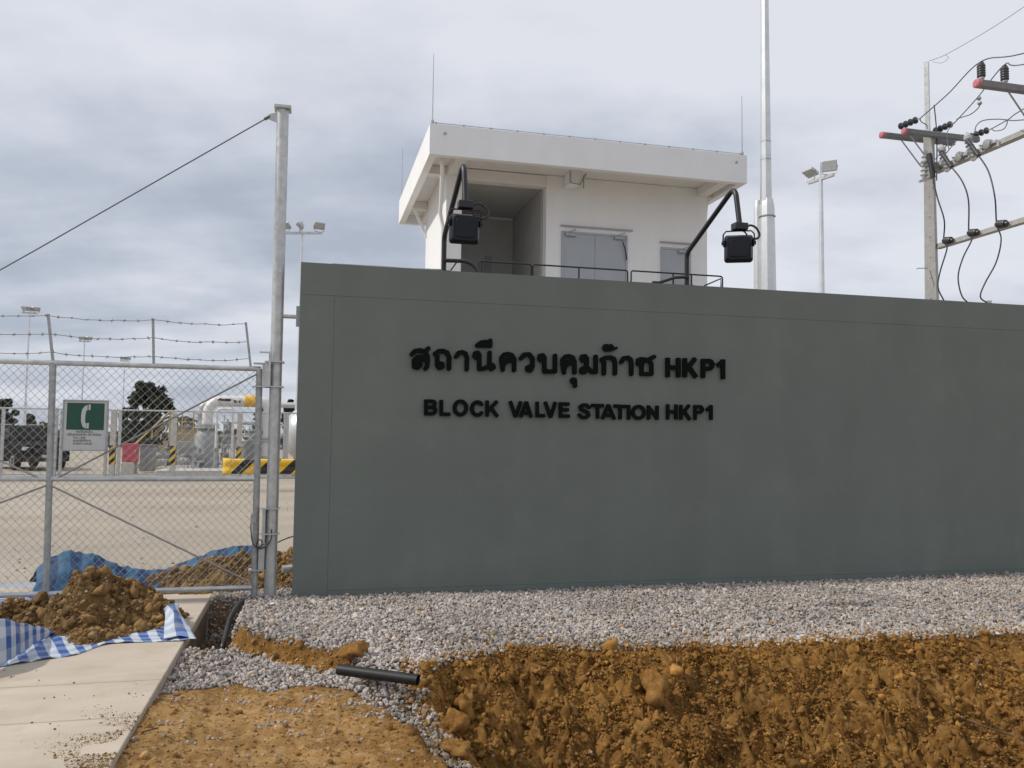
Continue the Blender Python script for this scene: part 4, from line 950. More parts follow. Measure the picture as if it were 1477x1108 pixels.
def build_phone_sign():
    t = thing('emergency_sign', 'framed white and green emergency telephone sign hanging on the chain-link gate', 'sign', (-1.86, 0.05, 1.365))
    x0, x1, z0, z1, y = -2.052, -1.672, 1.366, 1.83, 0.045; tilt = -0.0
    b = MB(); f_ = 0.011
    b.box(x0, x1, y - 0.008, y + 0.012, z1 - f_, z1); b.box(x0, x1, y - 0.008, y + 0.012, z0, z0 + f_); b.box(x0, x0 + f_, y - 0.008, y + 0.012, z0 + f_, z1 - f_); b.box(x1 - f_, x1, y - 0.008, y + 0.012, z0 + f_, z1 - f_)
    b.build('frame', M['galvdark'], t)
    b = MB(); b.box(x0 + f_, x1 - f_, y, y + 0.006, z0 + f_, z1 - f_); b.build('board', M['signwhite'], t, smooth=None)
    gx0, gx1, gz0, gz1 = x0 + 0.035, x1 - 0.033, z0 + 0.192, z1 - 0.028
    b = MB(); b.box(gx0, gx1, y - 0.002, y - 0.0002, gz0, gz1); b.build('green_panel', M['green'], t, smooth=None)
    cx_, cz_ = (gx0 + gx1) / 2 + 0.0, (gz0 + gz1) / 2; k = 0.000505                     # handset, in picture units of 1 mm / 2
    W = lambda X, Y: (gx0 + (X - 195) / 595 * (gx1 - gx0), gz1 - (Y - 220) / 440 * (gz1 - gz0))
    body = [W(*p) for p in ((520, 250), (470, 275), (435, 330), (422, 420), (425, 520), (450, 600), (490, 635), (508, 632), (508, 552), (494, 540), (488, 500), (490, 420), (500, 350), (520, 335))]
    fn = lambda a, c, d: (a, d, c)
    b = MB(); b.prism(body, fn, y - 0.0042, y - 0.0022); b.prism([W(*p) for p in ((535, 243), (568, 243), (566, 330), (535, 335))], fn, y - 0.0042, y - 0.0022); b.prism([W(*p) for p in ((514, 548), (552, 545), (550, 636), (514, 636))], fn, y - 0.0042, y - 0.0022)
    b.build('handset_symbol', M['signwhite'], t, smooth=None, fix=True)
    for xx in (x0 + 0.08, x1 - 0.08):
        for za in (z1 - 0.05, z0 + 0.05): b = MB(); b.tube([(xx, y + 0.006, za), (xx, GY, za + 0.015)], 0.004, 6); b.build('wire_tie', M['wire'], t)
    lines = [("กรณีฉุกเฉิน", 0.030, 1.30 + 0.232, 0), ("แจ้งเหตุตลอด 24 ชั่วโมง", 0.030, 1.30 + 0.206, 0), ("โทร. 1540", 0.026, 1.30 + 0.178, 1), ("ศูนย์ปฏิบัติการ", 0.026, 1.30 + 0.153, 1), ("อ.เมือง จ.ชลบุรี", 0.026, 1.30 + 0.126, 1)]
    for txt, sz, z, left in lines:
        cu = bpy.data.curves.new('sign_text', 'FONT'); cu.body = txt; cu.size = sz; cu.offset = 0.00045; cu.align_x = 'LEFT' if left else 'CENTER'; cu.resolution_u = 2
        tmp = bpy.data.objects.new('sign_text', cu); COL.objects.link(tmp); bpy.context.view_layer.update()
        me = bpy.data.meshes.new_from_object(tmp.evaluated_get(bpy.context.evaluated_depsgraph_get())); bpy.data.objects.remove(tmp)
        me.materials.clear(); me.materials.append(M['signtext']); me.name = 'text_line'
        o = bpy.data.objects.new('text_line', me); link(o); o.parent = t
        o.location = ((x0 + 0.095 if left else cx_ - 0.005) - ORG[t.name][0], y - 0.0015 - ORG[t.name][1], z - ORG[t.name][2]); o.rotation_euler = (math.radians(90), 0, 0)
build_phone_sign()

# ------------------------------------------------------------------ masts and light poles
def build_mast():
    p = P(1107, 418, 18.0); t = thing('steel_mast', 'tall tapered faceted steel mast with a thick stepped lower section', 'mast', (p[0], p[1], 0), 'X')
    x, y = p[0], p[1]
    def zt(yp): return P(1105, yp, 18.0)[2]
    b = MB(); b.lathe([(0.20, 0), (0.185, zt(420)), (0.160, zt(300)), (0.128, zt(287))], (x, y, 0), 8, start=0.5); b.build('lower_section', M['mast'], t, smooth=20)
    b = MB(); b.lathe([(0.125, zt(295)), (0.10, zt(120)), (0.085, zt(-10)), (0.07, 15.0)], (x - 0.02, y, 0), 8, start=0.5); b.build('upper_section', M['mast'], t, smooth=20)
    b = MB(); b.lathe([(0.10, zt(425)), (0.085, zt(300)), (0.055, zt(288))], (x - 0.17, y + 0.1, 0), 8, start=0.3); b.build('side_sleeve', M['mast'], t, smooth=20)
    for yp in (30, 72, 112, 150, 205, 231): r_ = 0.127 - 0.028 * (295 - yp) / 175; b = MB(); b.lathe([(r_, zt(yp) - 0.012), (r_, zt(yp) + 0.012)], (x - 0.02, y, 0), 8, start=0.5); b.build('seam_ring', M['galvdark'], t, smooth=20)
    b = MB(); b.lathe([(0.188, zt(312) - 0.02), (0.188, zt(312) + 0.0)], (x, y, 0), 8, start=0.5); b.bar((x - 0.19, y - 0.1, zt(322)), (x - 0.19, y - 0.1, zt(312)), 0.05, 0.05); b.build('clamp_band', M['galvdark'], t, smooth=20)
build_mast()

def light_pole(px_, ytop, ybase_unused, Y, lab, yaw, heads, group, low=0.36, rad=0.075):
    p = P(px_, ytop, Y); H = p[2]
    t = thing('light_pole', lab, 'light pole', (p[0], p[1], 0), 'X', group=group); x, y = p[0], p[1]
    b = MB(); b.tube([(x, y, 0), (x, y, H * low), (x, y, H * low + 0.1), (x, y, H)], [rad * 1.55, rad * 1.3, rad, rad * 0.62], 12); b.build('pole', M['mast'], t)
    ax = np.array((math.cos(yaw), math.sin(yaw), 0)); ay = np.array((-ax[1], ax[0], 0)); top = np.array((x, y, H))
    b = MB(); b.obox(top + (0, 0, 0.02), ax, ay, (0, 0, 1), (0.85 if heads is full else 0.5, 0.05, 0.045)); b.build('crossarm', M['galv'], t)
    b = MB(); b.tube([top, top + (0, 0, 0.55)], 0.012, 6); b.build('lightning_rod', M['galvdark'], t)
    for off, face, tip in heads:
        c = top + ax * off + np.array((0, 0, 0.34)); f = np.array((math.cos(face), math.sin(face), 0)); sd = np.array((-f[1], f[0], 0)); tp = math.radians(tip)
        n_ = f * math.cos(tp) + np.array((0, 0, -math.sin(tp))); up = np.cross(n_, sd); 
        b = MB(); 
        for sgn in (-1, 1): b.tube([top + ax * off + (0, 0, 0.06), top + ax * off + sd * 0.2 * sgn + (0, 0, 0.10), c + sd * 0.24 * sgn], 0.015, 6)
        b.build('bracket', M['galvdark'], t)
        b = MB(); b.obox(c, sd, up, n_, (0.23, 0.17, 0.05)); b.obox(c - n_ * 0.085, sd, up, n_, (0.15, 0.11, 0.034)); h = b.build('lamp_head', M['galv'], t, bevel=0.015)
        b = MB(); b.obox(c + n_ * 0.053, sd, up, n_, (0.205, 0.145, 0.002)); b.build('lens', M['porcelain'], h)
LG = 'floodlight poles around the yard'
full = [(-0.75, math.radians(250), 50), (-0.1, math.radians(200), 50), (0.72, math.radians(300), 45)]
far_ = [(-0.42, 3.9, 40), (-0.2, 5.0, 40), (0.22, 4.4, 40), (0.42, 5.6, 40)]
light_pole(43, 452, 0, 60, 'tallest of the three far floodlight poles seen through the gate, behind the black car', 0.5, far_, LG)
light_pole(122, 493, 0, 78.6, 'distant floodlight pole rising directly above the green telephone sign', 0.3, far_, LG)
light_pole(180, 521, 0, 99, 'farthest and smallest floodlight pole, in front of the dark round tree', 0.3, far_, LG)
light_pole(436, 337, 0, 34.8, 'floodlight pole with three lamp heads half hidden by the gate post and wall end', -0.05, full, LG, 0.30)
light_pole(1184, 259, 0, 26, 'slim floodlight pole with two lamps standing between the steel mast and the power pole', -1.08, [(0.34, math.radians(245), 12), (-0.42, math.radians(200), 62)], LG, 0.02, 0.10)

# ------------------------------------------------------------------ power pole, its neighbour outside the view, arms, strings, lines
ZARM = 8.25
def build_power():
    p = P(1344, 420, 18.0); x, y = p[0], p[1]
    t = thing('power_pole', 'square concrete power pole with double crossarm and pink arm ends', 'power pole', (x, y, 0), 'X')
    ua = WU; ub = WN
    yaw = ANG + math.radians(38); ax = np.array((math.cos(yaw), math.sin(yaw), 0)); ay = np.array((-ax[1], ax[0], 0))
    def sect(z, h): return [np.array((x, y, z)) + ax * h * i + ay * h * j for i, j in ((-1, -1), (1, -1), (1, 1), (-1, 1))]
    b = MB(); vs = sect(0, 0.155) + sect(ZARM - 0.05, 0.095) + sect(ZARM + 0.05, 0.09)
    b.add(vs, [(3, 2, 1, 0), (8, 9, 10, 11)] + [(k * 4 + i, k * 4 + (i + 1) % 4, k * 4 + 4 + (i + 1) % 4, k * 4 + 4 + i) for k in range(2) for i in range(4)]); b.build('shaft', M['conc'], t, smooth=None, bevel=0.012)
    zt = P(1339, 90, 18.0)[2]
    b = MB(); b.obox((x - 0.02, y, (ZARM + zt) / 2), ax, ay, (0, 0, 1), (0.05, 0.045, (zt - ZARM) / 2)); b.build('top_channel', M['galv'], t)
    for k, off in enumerate((0.16, -0.16)):
        c = np.array((x, y, ZARM)) + ub * off; l0, l1 = (-1.03, 0.80) if k == 0 else (-0.72, 1.16)
        b = MB(); b.obox(c + ua * (l0 + l1) / 2, ua, ub, (0, 0, 1), ((l1 - l0) / 2, 0.055, 0.062)); a = b.build('crossarm', M['beamgrey'], t, bevel=0.02)
        b = MB(); b.lathe([(0.05, 0), (0.075, 0.02), (0.075, 0.09), (0.05, 0.105)], c + ua * (l0 - 0.085), 14, tuple(ua)); b.build('end_cap', M['pink'], a)
    for sg in (-1, 1):
        for off in (-0.14, 0.14):
            b = MB(); c = np.array((x, y, 0)) + ub * off; b.bar(c + ua * 0.60 * sg + (0, 0, ZARM - 0.07), c + ua * 0.10 * sg + (0, 0, ZARM - 0.62), 0.03, 0.012); b.build('arm_brace', M['galvdark'], t)
    b = MB(); b.tube(smooth_path([np.array((x, y, 0)) - ay * 0.12 + (0, 0, ZARM + 0.7), np.array((x, y, 0)) - ay * 0.16 + (0, 0, ZARM), np.array((x, y, 0)) - ay * 0.14 + (0, 0, ZARM - 1.0)]), 0.012, 6); b.build('down_lead', M['cable'], t)
    for zz in np.arange(4.2, 7.2, 0.45): b = MB(); b.lathe([(0.012, 0), (0.012, 0.02)], np.array((x, y, zz)) - ax * (0.155 - 0.06 * zz / ZARM) - ax * 0.015, 8, tuple(ax)); b.build('step_bolt', M['galvdark'], t)
    b = MB(); c = P(1338, 387, 17.9); b.tube([c, P(1325, 387, 17.8), P(1322, 388.5, 17.8)], 0.010, 5); b.build('tie_wire', M['wire'], t)
    # strings of discs on the arm
    def string(pa, pb, lab):
        b = MB(); a, c = np.array(pa), np.array(pb); d = (c - a); L = np.linalg.norm(d); d /= L
        s_ = thing('insulator_string', lab, 'insulator', tuple(a), 'X', group='strings of dark insulator discs')
        b.tube([a, c], 0.014, 6); b.build('link_rod', M['galvdark'], s_)
        for i in range(4):
            q = a + d * L * (0.12 + 0.22 * i); b = MB(); b.lathe([(0.03, -0.025), (0.070, -0.012), (0.076, 0.008), (0.05, 0.03), (0.03, 0.055)], q, 14, tuple(d)); b.build('disc', M['insul'], s_)
        return c
    e1 = string(P(1296, 183.5, 17.85), P(1327, 171, 17.2), 'insulator string nearest the pink arm ends')
    e2 = string(P(1346, 190, 18.3), P(1377, 177, 17.6), 'middle insulator string just right of the power pole top')
    e3 = string(P(1397, 198, 18.6), P(1430, 186, 17.9), 'right-hand insulator string on the far tip of the crossarm')
    # steel beams between the two poles
    b0, b1 = P(1352, 351, 17.95), P(1477, 313, 15.7); d = b1 - b0; d[2] = 0; L1 = np.linalg.norm(d); d /= L1
    sdir = np.array((-d[1], d[0], 0))
    bl = b0 + d * (L1 + 1.25)
    # neighbour pole (outside the view) carrying the second crossarm and the steel beams
    q = np.array((bl[0], bl[1], 0)); t2 = thing('power_pole', 'partly seen power pole at the right edge with a pink-ended crossarm and pin insulators', 'power pole', (q[0], q[1], 0), 'X')
    ORG2 = np.array((q[0], q[1]))
    b = MB(); vs = []
    for z, h in ((0, 0.155), (9.2, 0.09)): vs += [np.array((q[0], q[1], z)) + ax * h * i + ay * h * j for i, j in ((-1, -1), (1, -1), (1, 1), (-1, 1))]
    b.add(vs, [(3, 2, 1, 0), (4, 5, 6, 7)] + [(i, (i + 1) % 4, 4 + (i + 1) % 4, 4 + i) for i in range(4)]); b.build('shaft', M['conc'], t2, smooth=None, bevel=0.012)
    a0 = P(1412, 121, 14.5); z2 = a0[2]; L = float((np.array((q[0], q[1], 0)) - np.array((a0[0], a0[1], 0))) @ ua)
    b = MB(); b.obox(a0 + ua * (L + 0.6) / 2, ua, ub, (0, 0, 1), ((L + 0.6) / 2, 0.055, 0.07)); a = b.build('crossarm', M['beamgrey'], t2, bevel=0.02)
    b = MB(); b.lathe([(0.055, 0), (0.08, 0.02), (0.08, 0.09), (0.06, 0.105)], a0 - ua * 0.085, 14, tuple(ua)); b.build('end_cap', M['pink'], a)
    b = MB(); b.bar(a0 + ua * 0.62 + (0, 0, -0.06), a0 + ua * 1.20 + (0, 0, -0.75), 0.03, 0.012); b.build('arm_brace', M['galvdark'], t2)
    pins = []
    for s_ in (0.055, 0.56):
        c = a0 + ua * s_ + np.array((0, 0, 0.07)); b = MB(); b.lathe([(0.04, 0), (0.055, 0.03), (0.045, 0.06)], c, 12); pn = b.build('insulator_base', M['porcelain'], a)
        b = MB(); prof = []
        for i in range(5): prof += [(0.066, 0.06 + 0.045 * i), (0.074, 0.075 + 0.045 * i), (0.066, 0.092 + 0.045 * i)]
        b.lathe(prof + [(0.05, 0.31), (0.04, 0.33)], c, 14); b.build('pin_insulator', M['insul'], a); pins.append(c + np.array((0, 0, 0.345)))
    def beam(z, w, lab, m):
        b = MB(); a, c = np.array((b0[0], b0[1], z)), np.array((bl[0], bl[1], z))
        b.bar(a, c, w, w * 0.75); b.bar(a + (0, 0, -w * 0.46), c + (0, 0, -w * 0.46), w * 1.3, 0.02)
        return tag(b.build('steel_beam', m, None, tuple(a), 'X', bevel=0.004), lab, 'beam')
    zl, zu = 5.80, P(1352, 246, 17.95)[2]
    beam(zl, 0.115, 'lower pale steel beam between the power poles carrying three black spool insulators', M['conc'])
    beam(zu, 0.125, 'upper steel beam between the power poles carrying the fuse cutouts', M['conc'])
    def along(px_, z):       # point of the beam line seen at photo column px_
        best = min((abs(project(b0 + d * s_ + (0, 0, z - b0[2]))[0] - px_), s_) for s_ in np.arange(-0.2, 4, 0.01)); return np.array((b0[0], b0[1], z)) + d * best[1]
    spools, cuts = [], []
    for px_, lab in ((1374, 'black spool insulator on the lower beam, nearest the concrete pole'), (1411, 'middle black spool insulator on the lower beam'), (1452, 'black spool insulator on the lower beam, nearest the right edge')):
        c = along(px_, zl + 0.02) - sdir * 0.11; s_ = thing('spool_insulator', lab, 'insulator', tuple(c), 'X', group='spool insulators on the lower beam'); dirv = d * 0.9 + np.array((0, 0, -0.18)) - sdir * 0.1; dirv /= np.linalg.norm(dirv)
        b = MB(); prof = []
        for i in range(4): prof += [(0.066, -0.12 + 0.062 * i), (0.078, -0.10 + 0.062 * i), (0.066, -0.075 + 0.062 * i)]
        b.lathe(prof, c, 14, tuple(dirv)); b.build('body', M['insul'], s_)
        b = MB(); b.lathe([(0.035, -0.17), (0.05, -0.15), (0.05, -0.12)], c, 12, tuple(dirv)); b.lathe([(0.05, 0.13), (0.03, 0.17)], c, 12, tuple(dirv)); b.build('clamp', M['insul'], s_); spools.append(c - dirv * 0.15)
    for px_, lab in ((1371, 'grey fuse cutout on the upper beam, nearest the concrete pole'), (1409, 'grey fuse cutout farther right on the upper beam, higher in the photo')):
        c = along(px_, zu); s_ = thing('fuse_cutout', lab, 'fuse cutout', tuple(c), 'X', group='fuse cutouts along the beam'); fwd_ = -sdir
        b = MB(); prof = [(0.04, -0.18)]
        for i in range(5): prof += [(0.045, -0.15 + 0.09 * i), (0.085, -0.12 + 0.09 * i), (0.045, -0.09 + 0.09 * i)]
        tl = np.array((-0.10, 0, 0.5)); tv = d * -0.25 + np.array((0, 0, 1.0)); tv /= np.linalg.norm(tv)
        b.lathe(prof + [(0.03, 0.34)], c + fwd_ * 0.14, 12, tuple(tv)); b.build('porcelain_body', M['porcelain'], s_)
        b = MB(); b.lathe([(0.02, -0.02), (0.075, 0), (0.085, 0.06), (0.02, 0.17)], c + fwd_ * 0.14 + tv * 0.30, 12, tuple(tv)); b.build('arrester_top', M['porcelain'], s_)
        b = MB(); tp = c + fwd_ * 0.22 + tv * 0.25 + d * 0.06; bt = c + fwd_ * 0.26 - tv * 0.20 + d * 0.28; b.tube([tp, bt], 0.045, 10); b.build('fuse_tube', M['insul'], s_)
        b = MB(); b.bar(c + fwd_ * 0.03, c + fwd_ * 0.26, 0.06, 0.05); b.build('bracket', M['galv'], s_)
        for qa, qb in ((c + fwd_ * 0.14 - tv * 0.2, bt), (c + fwd_ * 0.14 + tv * 0.27, tp)): b = MB(); b.bar(qa, qb, 0.04, 0.03); b.build('contact', M['galv'], s_)
        cuts.append(bt)
    for px_, lab in ((1357, 'round clamp fitting between the concrete pole and the first fuse cutout'), (1391, 'round clamp fitting between the two fuse cutouts'), (1431, 'round clamp fitting on the upper beam beyond the second cutout')):
        c = along(px_, zu + 0.03) - sdir * 0.1; s_ = thing('beam_clamp', lab, 'clamp', tuple(c), 'X', group='clamp fittings along the upper beam')
        b = MB(); b.lathe([(0.05, -0.07), (0.10, -0.05), (0.10, 0.05), (0.05, 0.07)], c, 12, tuple(sdir)); b.build('drum', M['cabinet'], s_)
        b = MB(); b.bar(c - d * 0.20, c + d * 0.22, 0.035, 0.05); b.bar(c + (0, 0, -0.16), c + (0, 0, 0.12), 0.03, 0.03); b.bar(c - sdir * 0.12 - d * 0.1, c + sdir * 0.12 - d * 0.1, 0.025, 0.025); b.lathe([(0.03, -0.05), (0.03, 0.05)], c + d * 0.26 + (0, 0, -0.08), 8); b.build('strap', M['porcelain'], s_)
    c = P(1334, 238, 17.75); s_ = thing('fuse_cutout', 'grey fuse cutout mounted on the side of the concrete pole itself', 'fuse cutout', tuple(c), 'X', group='fuse cutouts along the beam')
    b = MB(); prof = [(0.04, -0.30)]
    for i in range(5): prof += [(0.05, -0.26 + 0.10 * i), (0.085, -0.23 + 0.10 * i), (0.05, -0.20 + 0.10 * i)]
    b.lathe(prof + [(0.03, 0.32)], c, 12, (0.08, 0, 1)); b.build('porcelain_body', M['porcelain'], s_)
    b = MB(); b.tube([P(1340, 222, 17.65), P(1346, 256, 17.6)], 0.055, 10); b.build('fuse_tube', M['insul'], s_)
    b = MB(); b.bar(P(1326, 262, 17.7), P(1346, 256, 17.7), 0.06, 0.05); b.build('bracket', M['porcelain'], s_); b = MB(); b.bar(P(1328, 236, 17.7), P(1345, 228, 17.7), 0.05, 0.04); b.build('bracket', M['porcelain'], s_)
    # hanging tails: cutout -> spool -> slack loop over the wall
    def tail(start, spool, pts, lab):
        pp = [np.array(start)] + [P(a, c_, Y_) for a, c_, Y_ in pts[0]] + [np.array(spool)] + [P(a, c_, Y_) for a, c_, Y_ in pts[1]]
        b = MB(); b.tube(smooth_path(pp, 6), 0.0145, 6); tag(b.build('service_cable', M['cable'], None, tuple(pp[0]), 'X'), lab, 'cable', 'black cables hanging from the fuse cutouts')
    tail(P(1346, 258, 17.6), spools[0], ([(1352, 285, 17.5), (1362, 318, 17.4)], [(1366, 358, 17.3), (1356, 392, 17.3), (1353, 415, 17.3), (1362, 435, 17.3), (1366, 450, 17.3)]), 'black hanging cable closest to the concrete pole')
    tail(cuts[0], spools[1], ([(1388, 262, 16.9), (1397, 290, 16.8)], [(1402, 345, 16.6), (1389, 372, 16.6), (1382, 400, 16.6), (1388, 428, 16.6), (1402, 440, 16.6)]), 'middle one of three black hanging cables')
    tail(cuts[1], spools[2], ([(1426, 248, 16.2), (1435, 285, 16.0)], [(1444, 345, 15.8), (1437, 378, 15.8), (1421, 408, 15.8), (1414, 428, 15.8), (1424, 437, 15.8)]), 'black hanging cable nearest the right edge')
    b = MB(); c = P(1425, 436, 15.8); b.box(c[0] - 0.02, c[0] + 0.06, c[1] - 0.03, c[1] + 0.03, c[2] - 0.25, c[2] + 0.03); b.tube([c + (0.02, 0, -0.2), (c[0] + 0.02, c[1], 0.0)], 0.03, 8); tag(b.build('cable_riser', M['galv'], None, (c[0], c[1], 0), 'X'), 'grey riser pipe end just showing over the wall under the right cable', 'riser pipe')
    # lines
    def line(pp, lab, r_=0.011, k=6, m='line'):
        b = MB(); pp = [np.array(p_) for p_ in pp]; b.tube(smooth_path(pp, k), r_, 6); tag(b.build('power_line', M[m], None, tuple(pp[0]), 'X'), lab, 'power line', 'wires around the power poles')
    line([e1, (e1 + pins[0]) / 2 + (0, 0, -0.03), pins[0], P(1477, 77, 13.4), P(1700, 10, 10.5), P(2300, -160, 7)], 'power line from the left insulator string over the first pin insulator')
    line([e2, (e2 + pins[1]) / 2 + (0, 0, -0.03), pins[1], P(1477, 93, 13.8), P(1700, 40, 10.5), P(2300, -120, 7)], 'power line from the middle insulator string over the second pin insulator')
    line([e3, P(1455, 172, 16.8), P(1477, 157, 16.0), P(1650, 60, 12), P(2300, -300, 7)], 'power line from the right insulator string to the right edge')
    line([P(1340, 88, 18), P(1364, 79, 17.4), P(1420, 47, 16), P(1477, 10, 14.6), P(1650, -110, 11), P(2300, -560, 7)], 'thin pale earth wire leaving the very top of the pole', 0.005)
    line([P(1345, 89, 18), P(1358, 91, 17.8), P(1368, 84, 17.6), P(1364, 79.5, 17.4)], 'small thin wire loop at the very top of the pole', 0.004)
    line([e1, P(1329, 176, 17.4), P(1336, 180, 17.6), P(1338, 186, 17.6)], 'short jumper wire from the left string down to the pole', 0.010)
    line([P(1380, 172, 17.3), P(1388, 169, 17.0), P(1400, 165, 16.8), P(1411, 156, 16.6), P(1414, 149, 16.5)], 'jumper wire looping below the middle power line to its tap clamp', 0.010)
    line([e2, P(1372, 182, 17.4), P(1366, 192, 17.2), P(1367, 207, 16.9), P(1369, 216, 16.7)], 'jumper wire from the middle string down to the first fuse cutout', 0.009)
    line([e3, P(1436, 189, 17.4), P(1448, 186, 17.0), P(1453, 176, 16.8), P(1450, 172, 16.8)], 'jumper wire looping under the right power line', 0.010)
    line([P(1406, 193, 16.0), P(1408, 182, 16.2), P(1418, 174, 16.3), P(1440, 172, 16), P(1460, 174, 15.6), P(1477, 173, 15.2), P(1560, 168, 14.6)], 'jumper wire arching up from the second fuse cutout to the right edge', 0.010)
    for px_, py_, lab in ((1412, 142, 'small grey tap clamp gripping the middle power line itself'), (1413, 149, 'lower small grey tap clamp holding the end of the looping jumper wire')):
        b = MB(); c = P(px_, py_, 16.6); b.lathe([(0.02, -0.04), (0.045, -0.02), (0.045, 0.02), (0.02, 0.04)], c, 8, (0.6, -0.3, 0.5)); tag(b.build('tap_clamp', M['galvdark'], None, tuple(c), 'X'), lab, 'clamp', 'tap clamps on the power lines')
def project(p):
    v = np.array(p, float) - CP; w = v @ _f; return (738.5 + FPX * (v @ _r) / w, 554 - FPX * (v @ _u) / w)
build_power()

# ------------------------------------------------------------------ black drain pipes, heaps, tarpaulins
def build_pipes():
    b = MB(); a, c = Wp(498, 967, -2.62), Wp(604, 981, -2.86)
    za = max(a[2], terr1(a[0], a[1]) + 0.03)
    a, c = np.array(GL(498, 967, 0.0)), np.array(GL(603, 981, -0.015))
    d = (c - a) / np.linalg.norm(c - a)
    b.tube([a - d * 0.05, a, c], 0.036, 18, False); b.tube([c, a], 0.030, 18, False); n_ = 18
    tag(b.build('drain_pipe', M['plastic'], None, tuple(c), smooth=60, fix=False), 'short straight black pipe end sticking out over the gravel gully', 'pipe')
    pts = [GL(372, 866, -0.02), GL(350, 868, -0.0), GL(336, 884, -0.02), GL(328, 905, -0.08), GL(322, 930, -0.14), GL(318, 950, -0.25)]
    b = MB(); pp = smooth_path([(p[0], p[1], p[2]) for p in pts], 14); rr_ = [0.021 + 0.003 * (i % 2) for i in range(len(pp))]
    b.tube(pp, rr_, 14); tag(b.build('corrugated_pipe', M['plastic'], None, tuple(pp[0]), smooth=70), 'curved black corrugated pipe running down the trench beside the gravel bank', 'pipe')
build_pipes()

def heap(lab, bumps, region, seed, mtl, tint, n_clods, base=0.0, name='soil_heap', rel=1.0):
    """bumps: (s, y, radius, height) domes in wall coordinates"""
    s0, s1, y0, y1 = region; st = 0.011
    S, Y = np.meshgrid(np.arange(s0, s1, st), np.arange(y0, y1, st))
    def h(s, y, fine=True):
        z = np.zeros_like(s)
        for bs, by, r_, hh, *asp in bumps:
            a = asp[0] if asp else 1.0
            z = z + hh * np.exp(-(((s - bs) / (r_ * a)) ** 2 + ((y - by) / r_) ** 2) * 1.1)
        z = z * (1 + 0.5 * fbm(s * 3.1, y * 3.1, 3, seed))
        e = z + 0.04 * fbm(s * 6, y * 6, 3, seed + 3) - 0.045
        if fine: e = e + sm(-0.02, 0.05, e) * rel * (billow(s, y, 0.26, (0.12, 0.09, 0.06, 0.036, 0.018), seed) + 0.06 * lumps(s / 0.14, y / 0.14, seed + 1) - 0.11)
        return e
    Z = h(S, Y); V = np.stack([S.ravel(), Y.ravel(), np.maximum(Z, -0.02).ravel() + base], 1)
    ny, ns = S.shape; i, j = np.meshgrid(np.arange(ns - 1), np.arange(ny - 1)); a = (j * ns + i).ravel()
    F = np.stack([a, a + 1, a + ns + 1, a + ns], 1); F = F[(Z.ravel()[F] > -0.012).any(1)]
    r = np.random.default_rng(seed); s = r.uniform(s0, s1, n_clods * 3); y = r.uniform(y0, y1, n_clods * 3); z = h(s, y); k = z > -0.012; s, y, z = s[k], y[k], z[k]
    u = r.random(len(s)); size = np.minimum(0.0035 * (1 - u * 0.9997) ** -0.38, 0.05)
    parts = [(V, np.concatenate([F[:, :3], F[:, [0, 2, 3]]]), np.tile(tint, (len(V), 1)) * (0.85 + 0.4 * vnoise(S * 5, Y * 5, seed).ravel())[:, None])]
    for lo, hi, sub in ((0, 0.014, 1), (0.014, 0.2, 2)):
        q = (size >= lo) & (size < hi); v, f, nv = scatter(np.stack([s, y, z + base + size * 0.2], 1)[q], size[q], sub, 0.42, 0, seed + sub, 0.85)
        g = np.clip(r.normal(0.95, 0.17, q.sum()), 0.5, 1.5); parts.append((v, f, np.repeat(g[:, None] * np.array(tint), nv, 0)))
    q = r.random(len(s)) < 0.007; v, f, nv = scatter(np.stack([s, y, z + base + 0.008], 1)[q], r.uniform(0.008, 0.016, q.sum()), 1, 0.16, 4, seed + 9, 0.8)
    parts.append((v, f, np.repeat(np.tile([1.7, 2.3, 4.2], (q.sum(), 1)), nv, 0)))
    V, F, T = join(parts)
    bs = bumps[0]; o = raw_mesh(name, V, F, mtl, pos=(bs[0], bs[1], base), smooth=True, tint=T.astype(np.float32)); return tag(o, lab, 'soil heap')
g1, g2, g3, g4 = GL(132, 902), GL(200, 900), GL(45, 900), GL(130, 926)
heap('brown heap of lumpy dug soil on the checked tarpaulin in front of the gate',
     [(g1[0] - 0.03, g1[1] + 0.08, 0.27, 0.37), (g1[0] - 0.10, g1[1] + 0.0, 0.15, 0.07), (g2[0], g2[1] + 0.02, 0.27, 0.22), (g3[0], g3[1] + 0.08, 0.28, 0.10), (g4[0], g4[1] + 0.04, 0.20, 0.08), (g3[0] - 0.5, g3[1] + 0.05, 0.30, 0.10)],
     (g3[0] - 1.1, -0.85, g4[1] - 0.30, g1[1] + 0.62), 401, M['pile'], (1.0, 1.0, 1.0), 26000, 0.012)
h1, h2, h3, h4 = GL(285, 848), GL(210, 850), GL(350, 842), GL(410, 835)
heap('low soil heap behind the gate mesh, in front of the dark blue sheet',
     [(h1[0], 0.75, 0.28, 0.20, 1.2), (h2[0] + 0.03, 0.62, 0.20, 0.07, 1.3), (h3[0], 0.9, 0.32, 0.17, 1.2), (0.05, 1.15, 0.42, 0.25, 1.2)],
     (h2[0] - 0.30, 0.75, 0.25, 1.9), 431, M['pile'], (1.10, 1.15, 1.25), 20000, 0.01, rel=0.5)

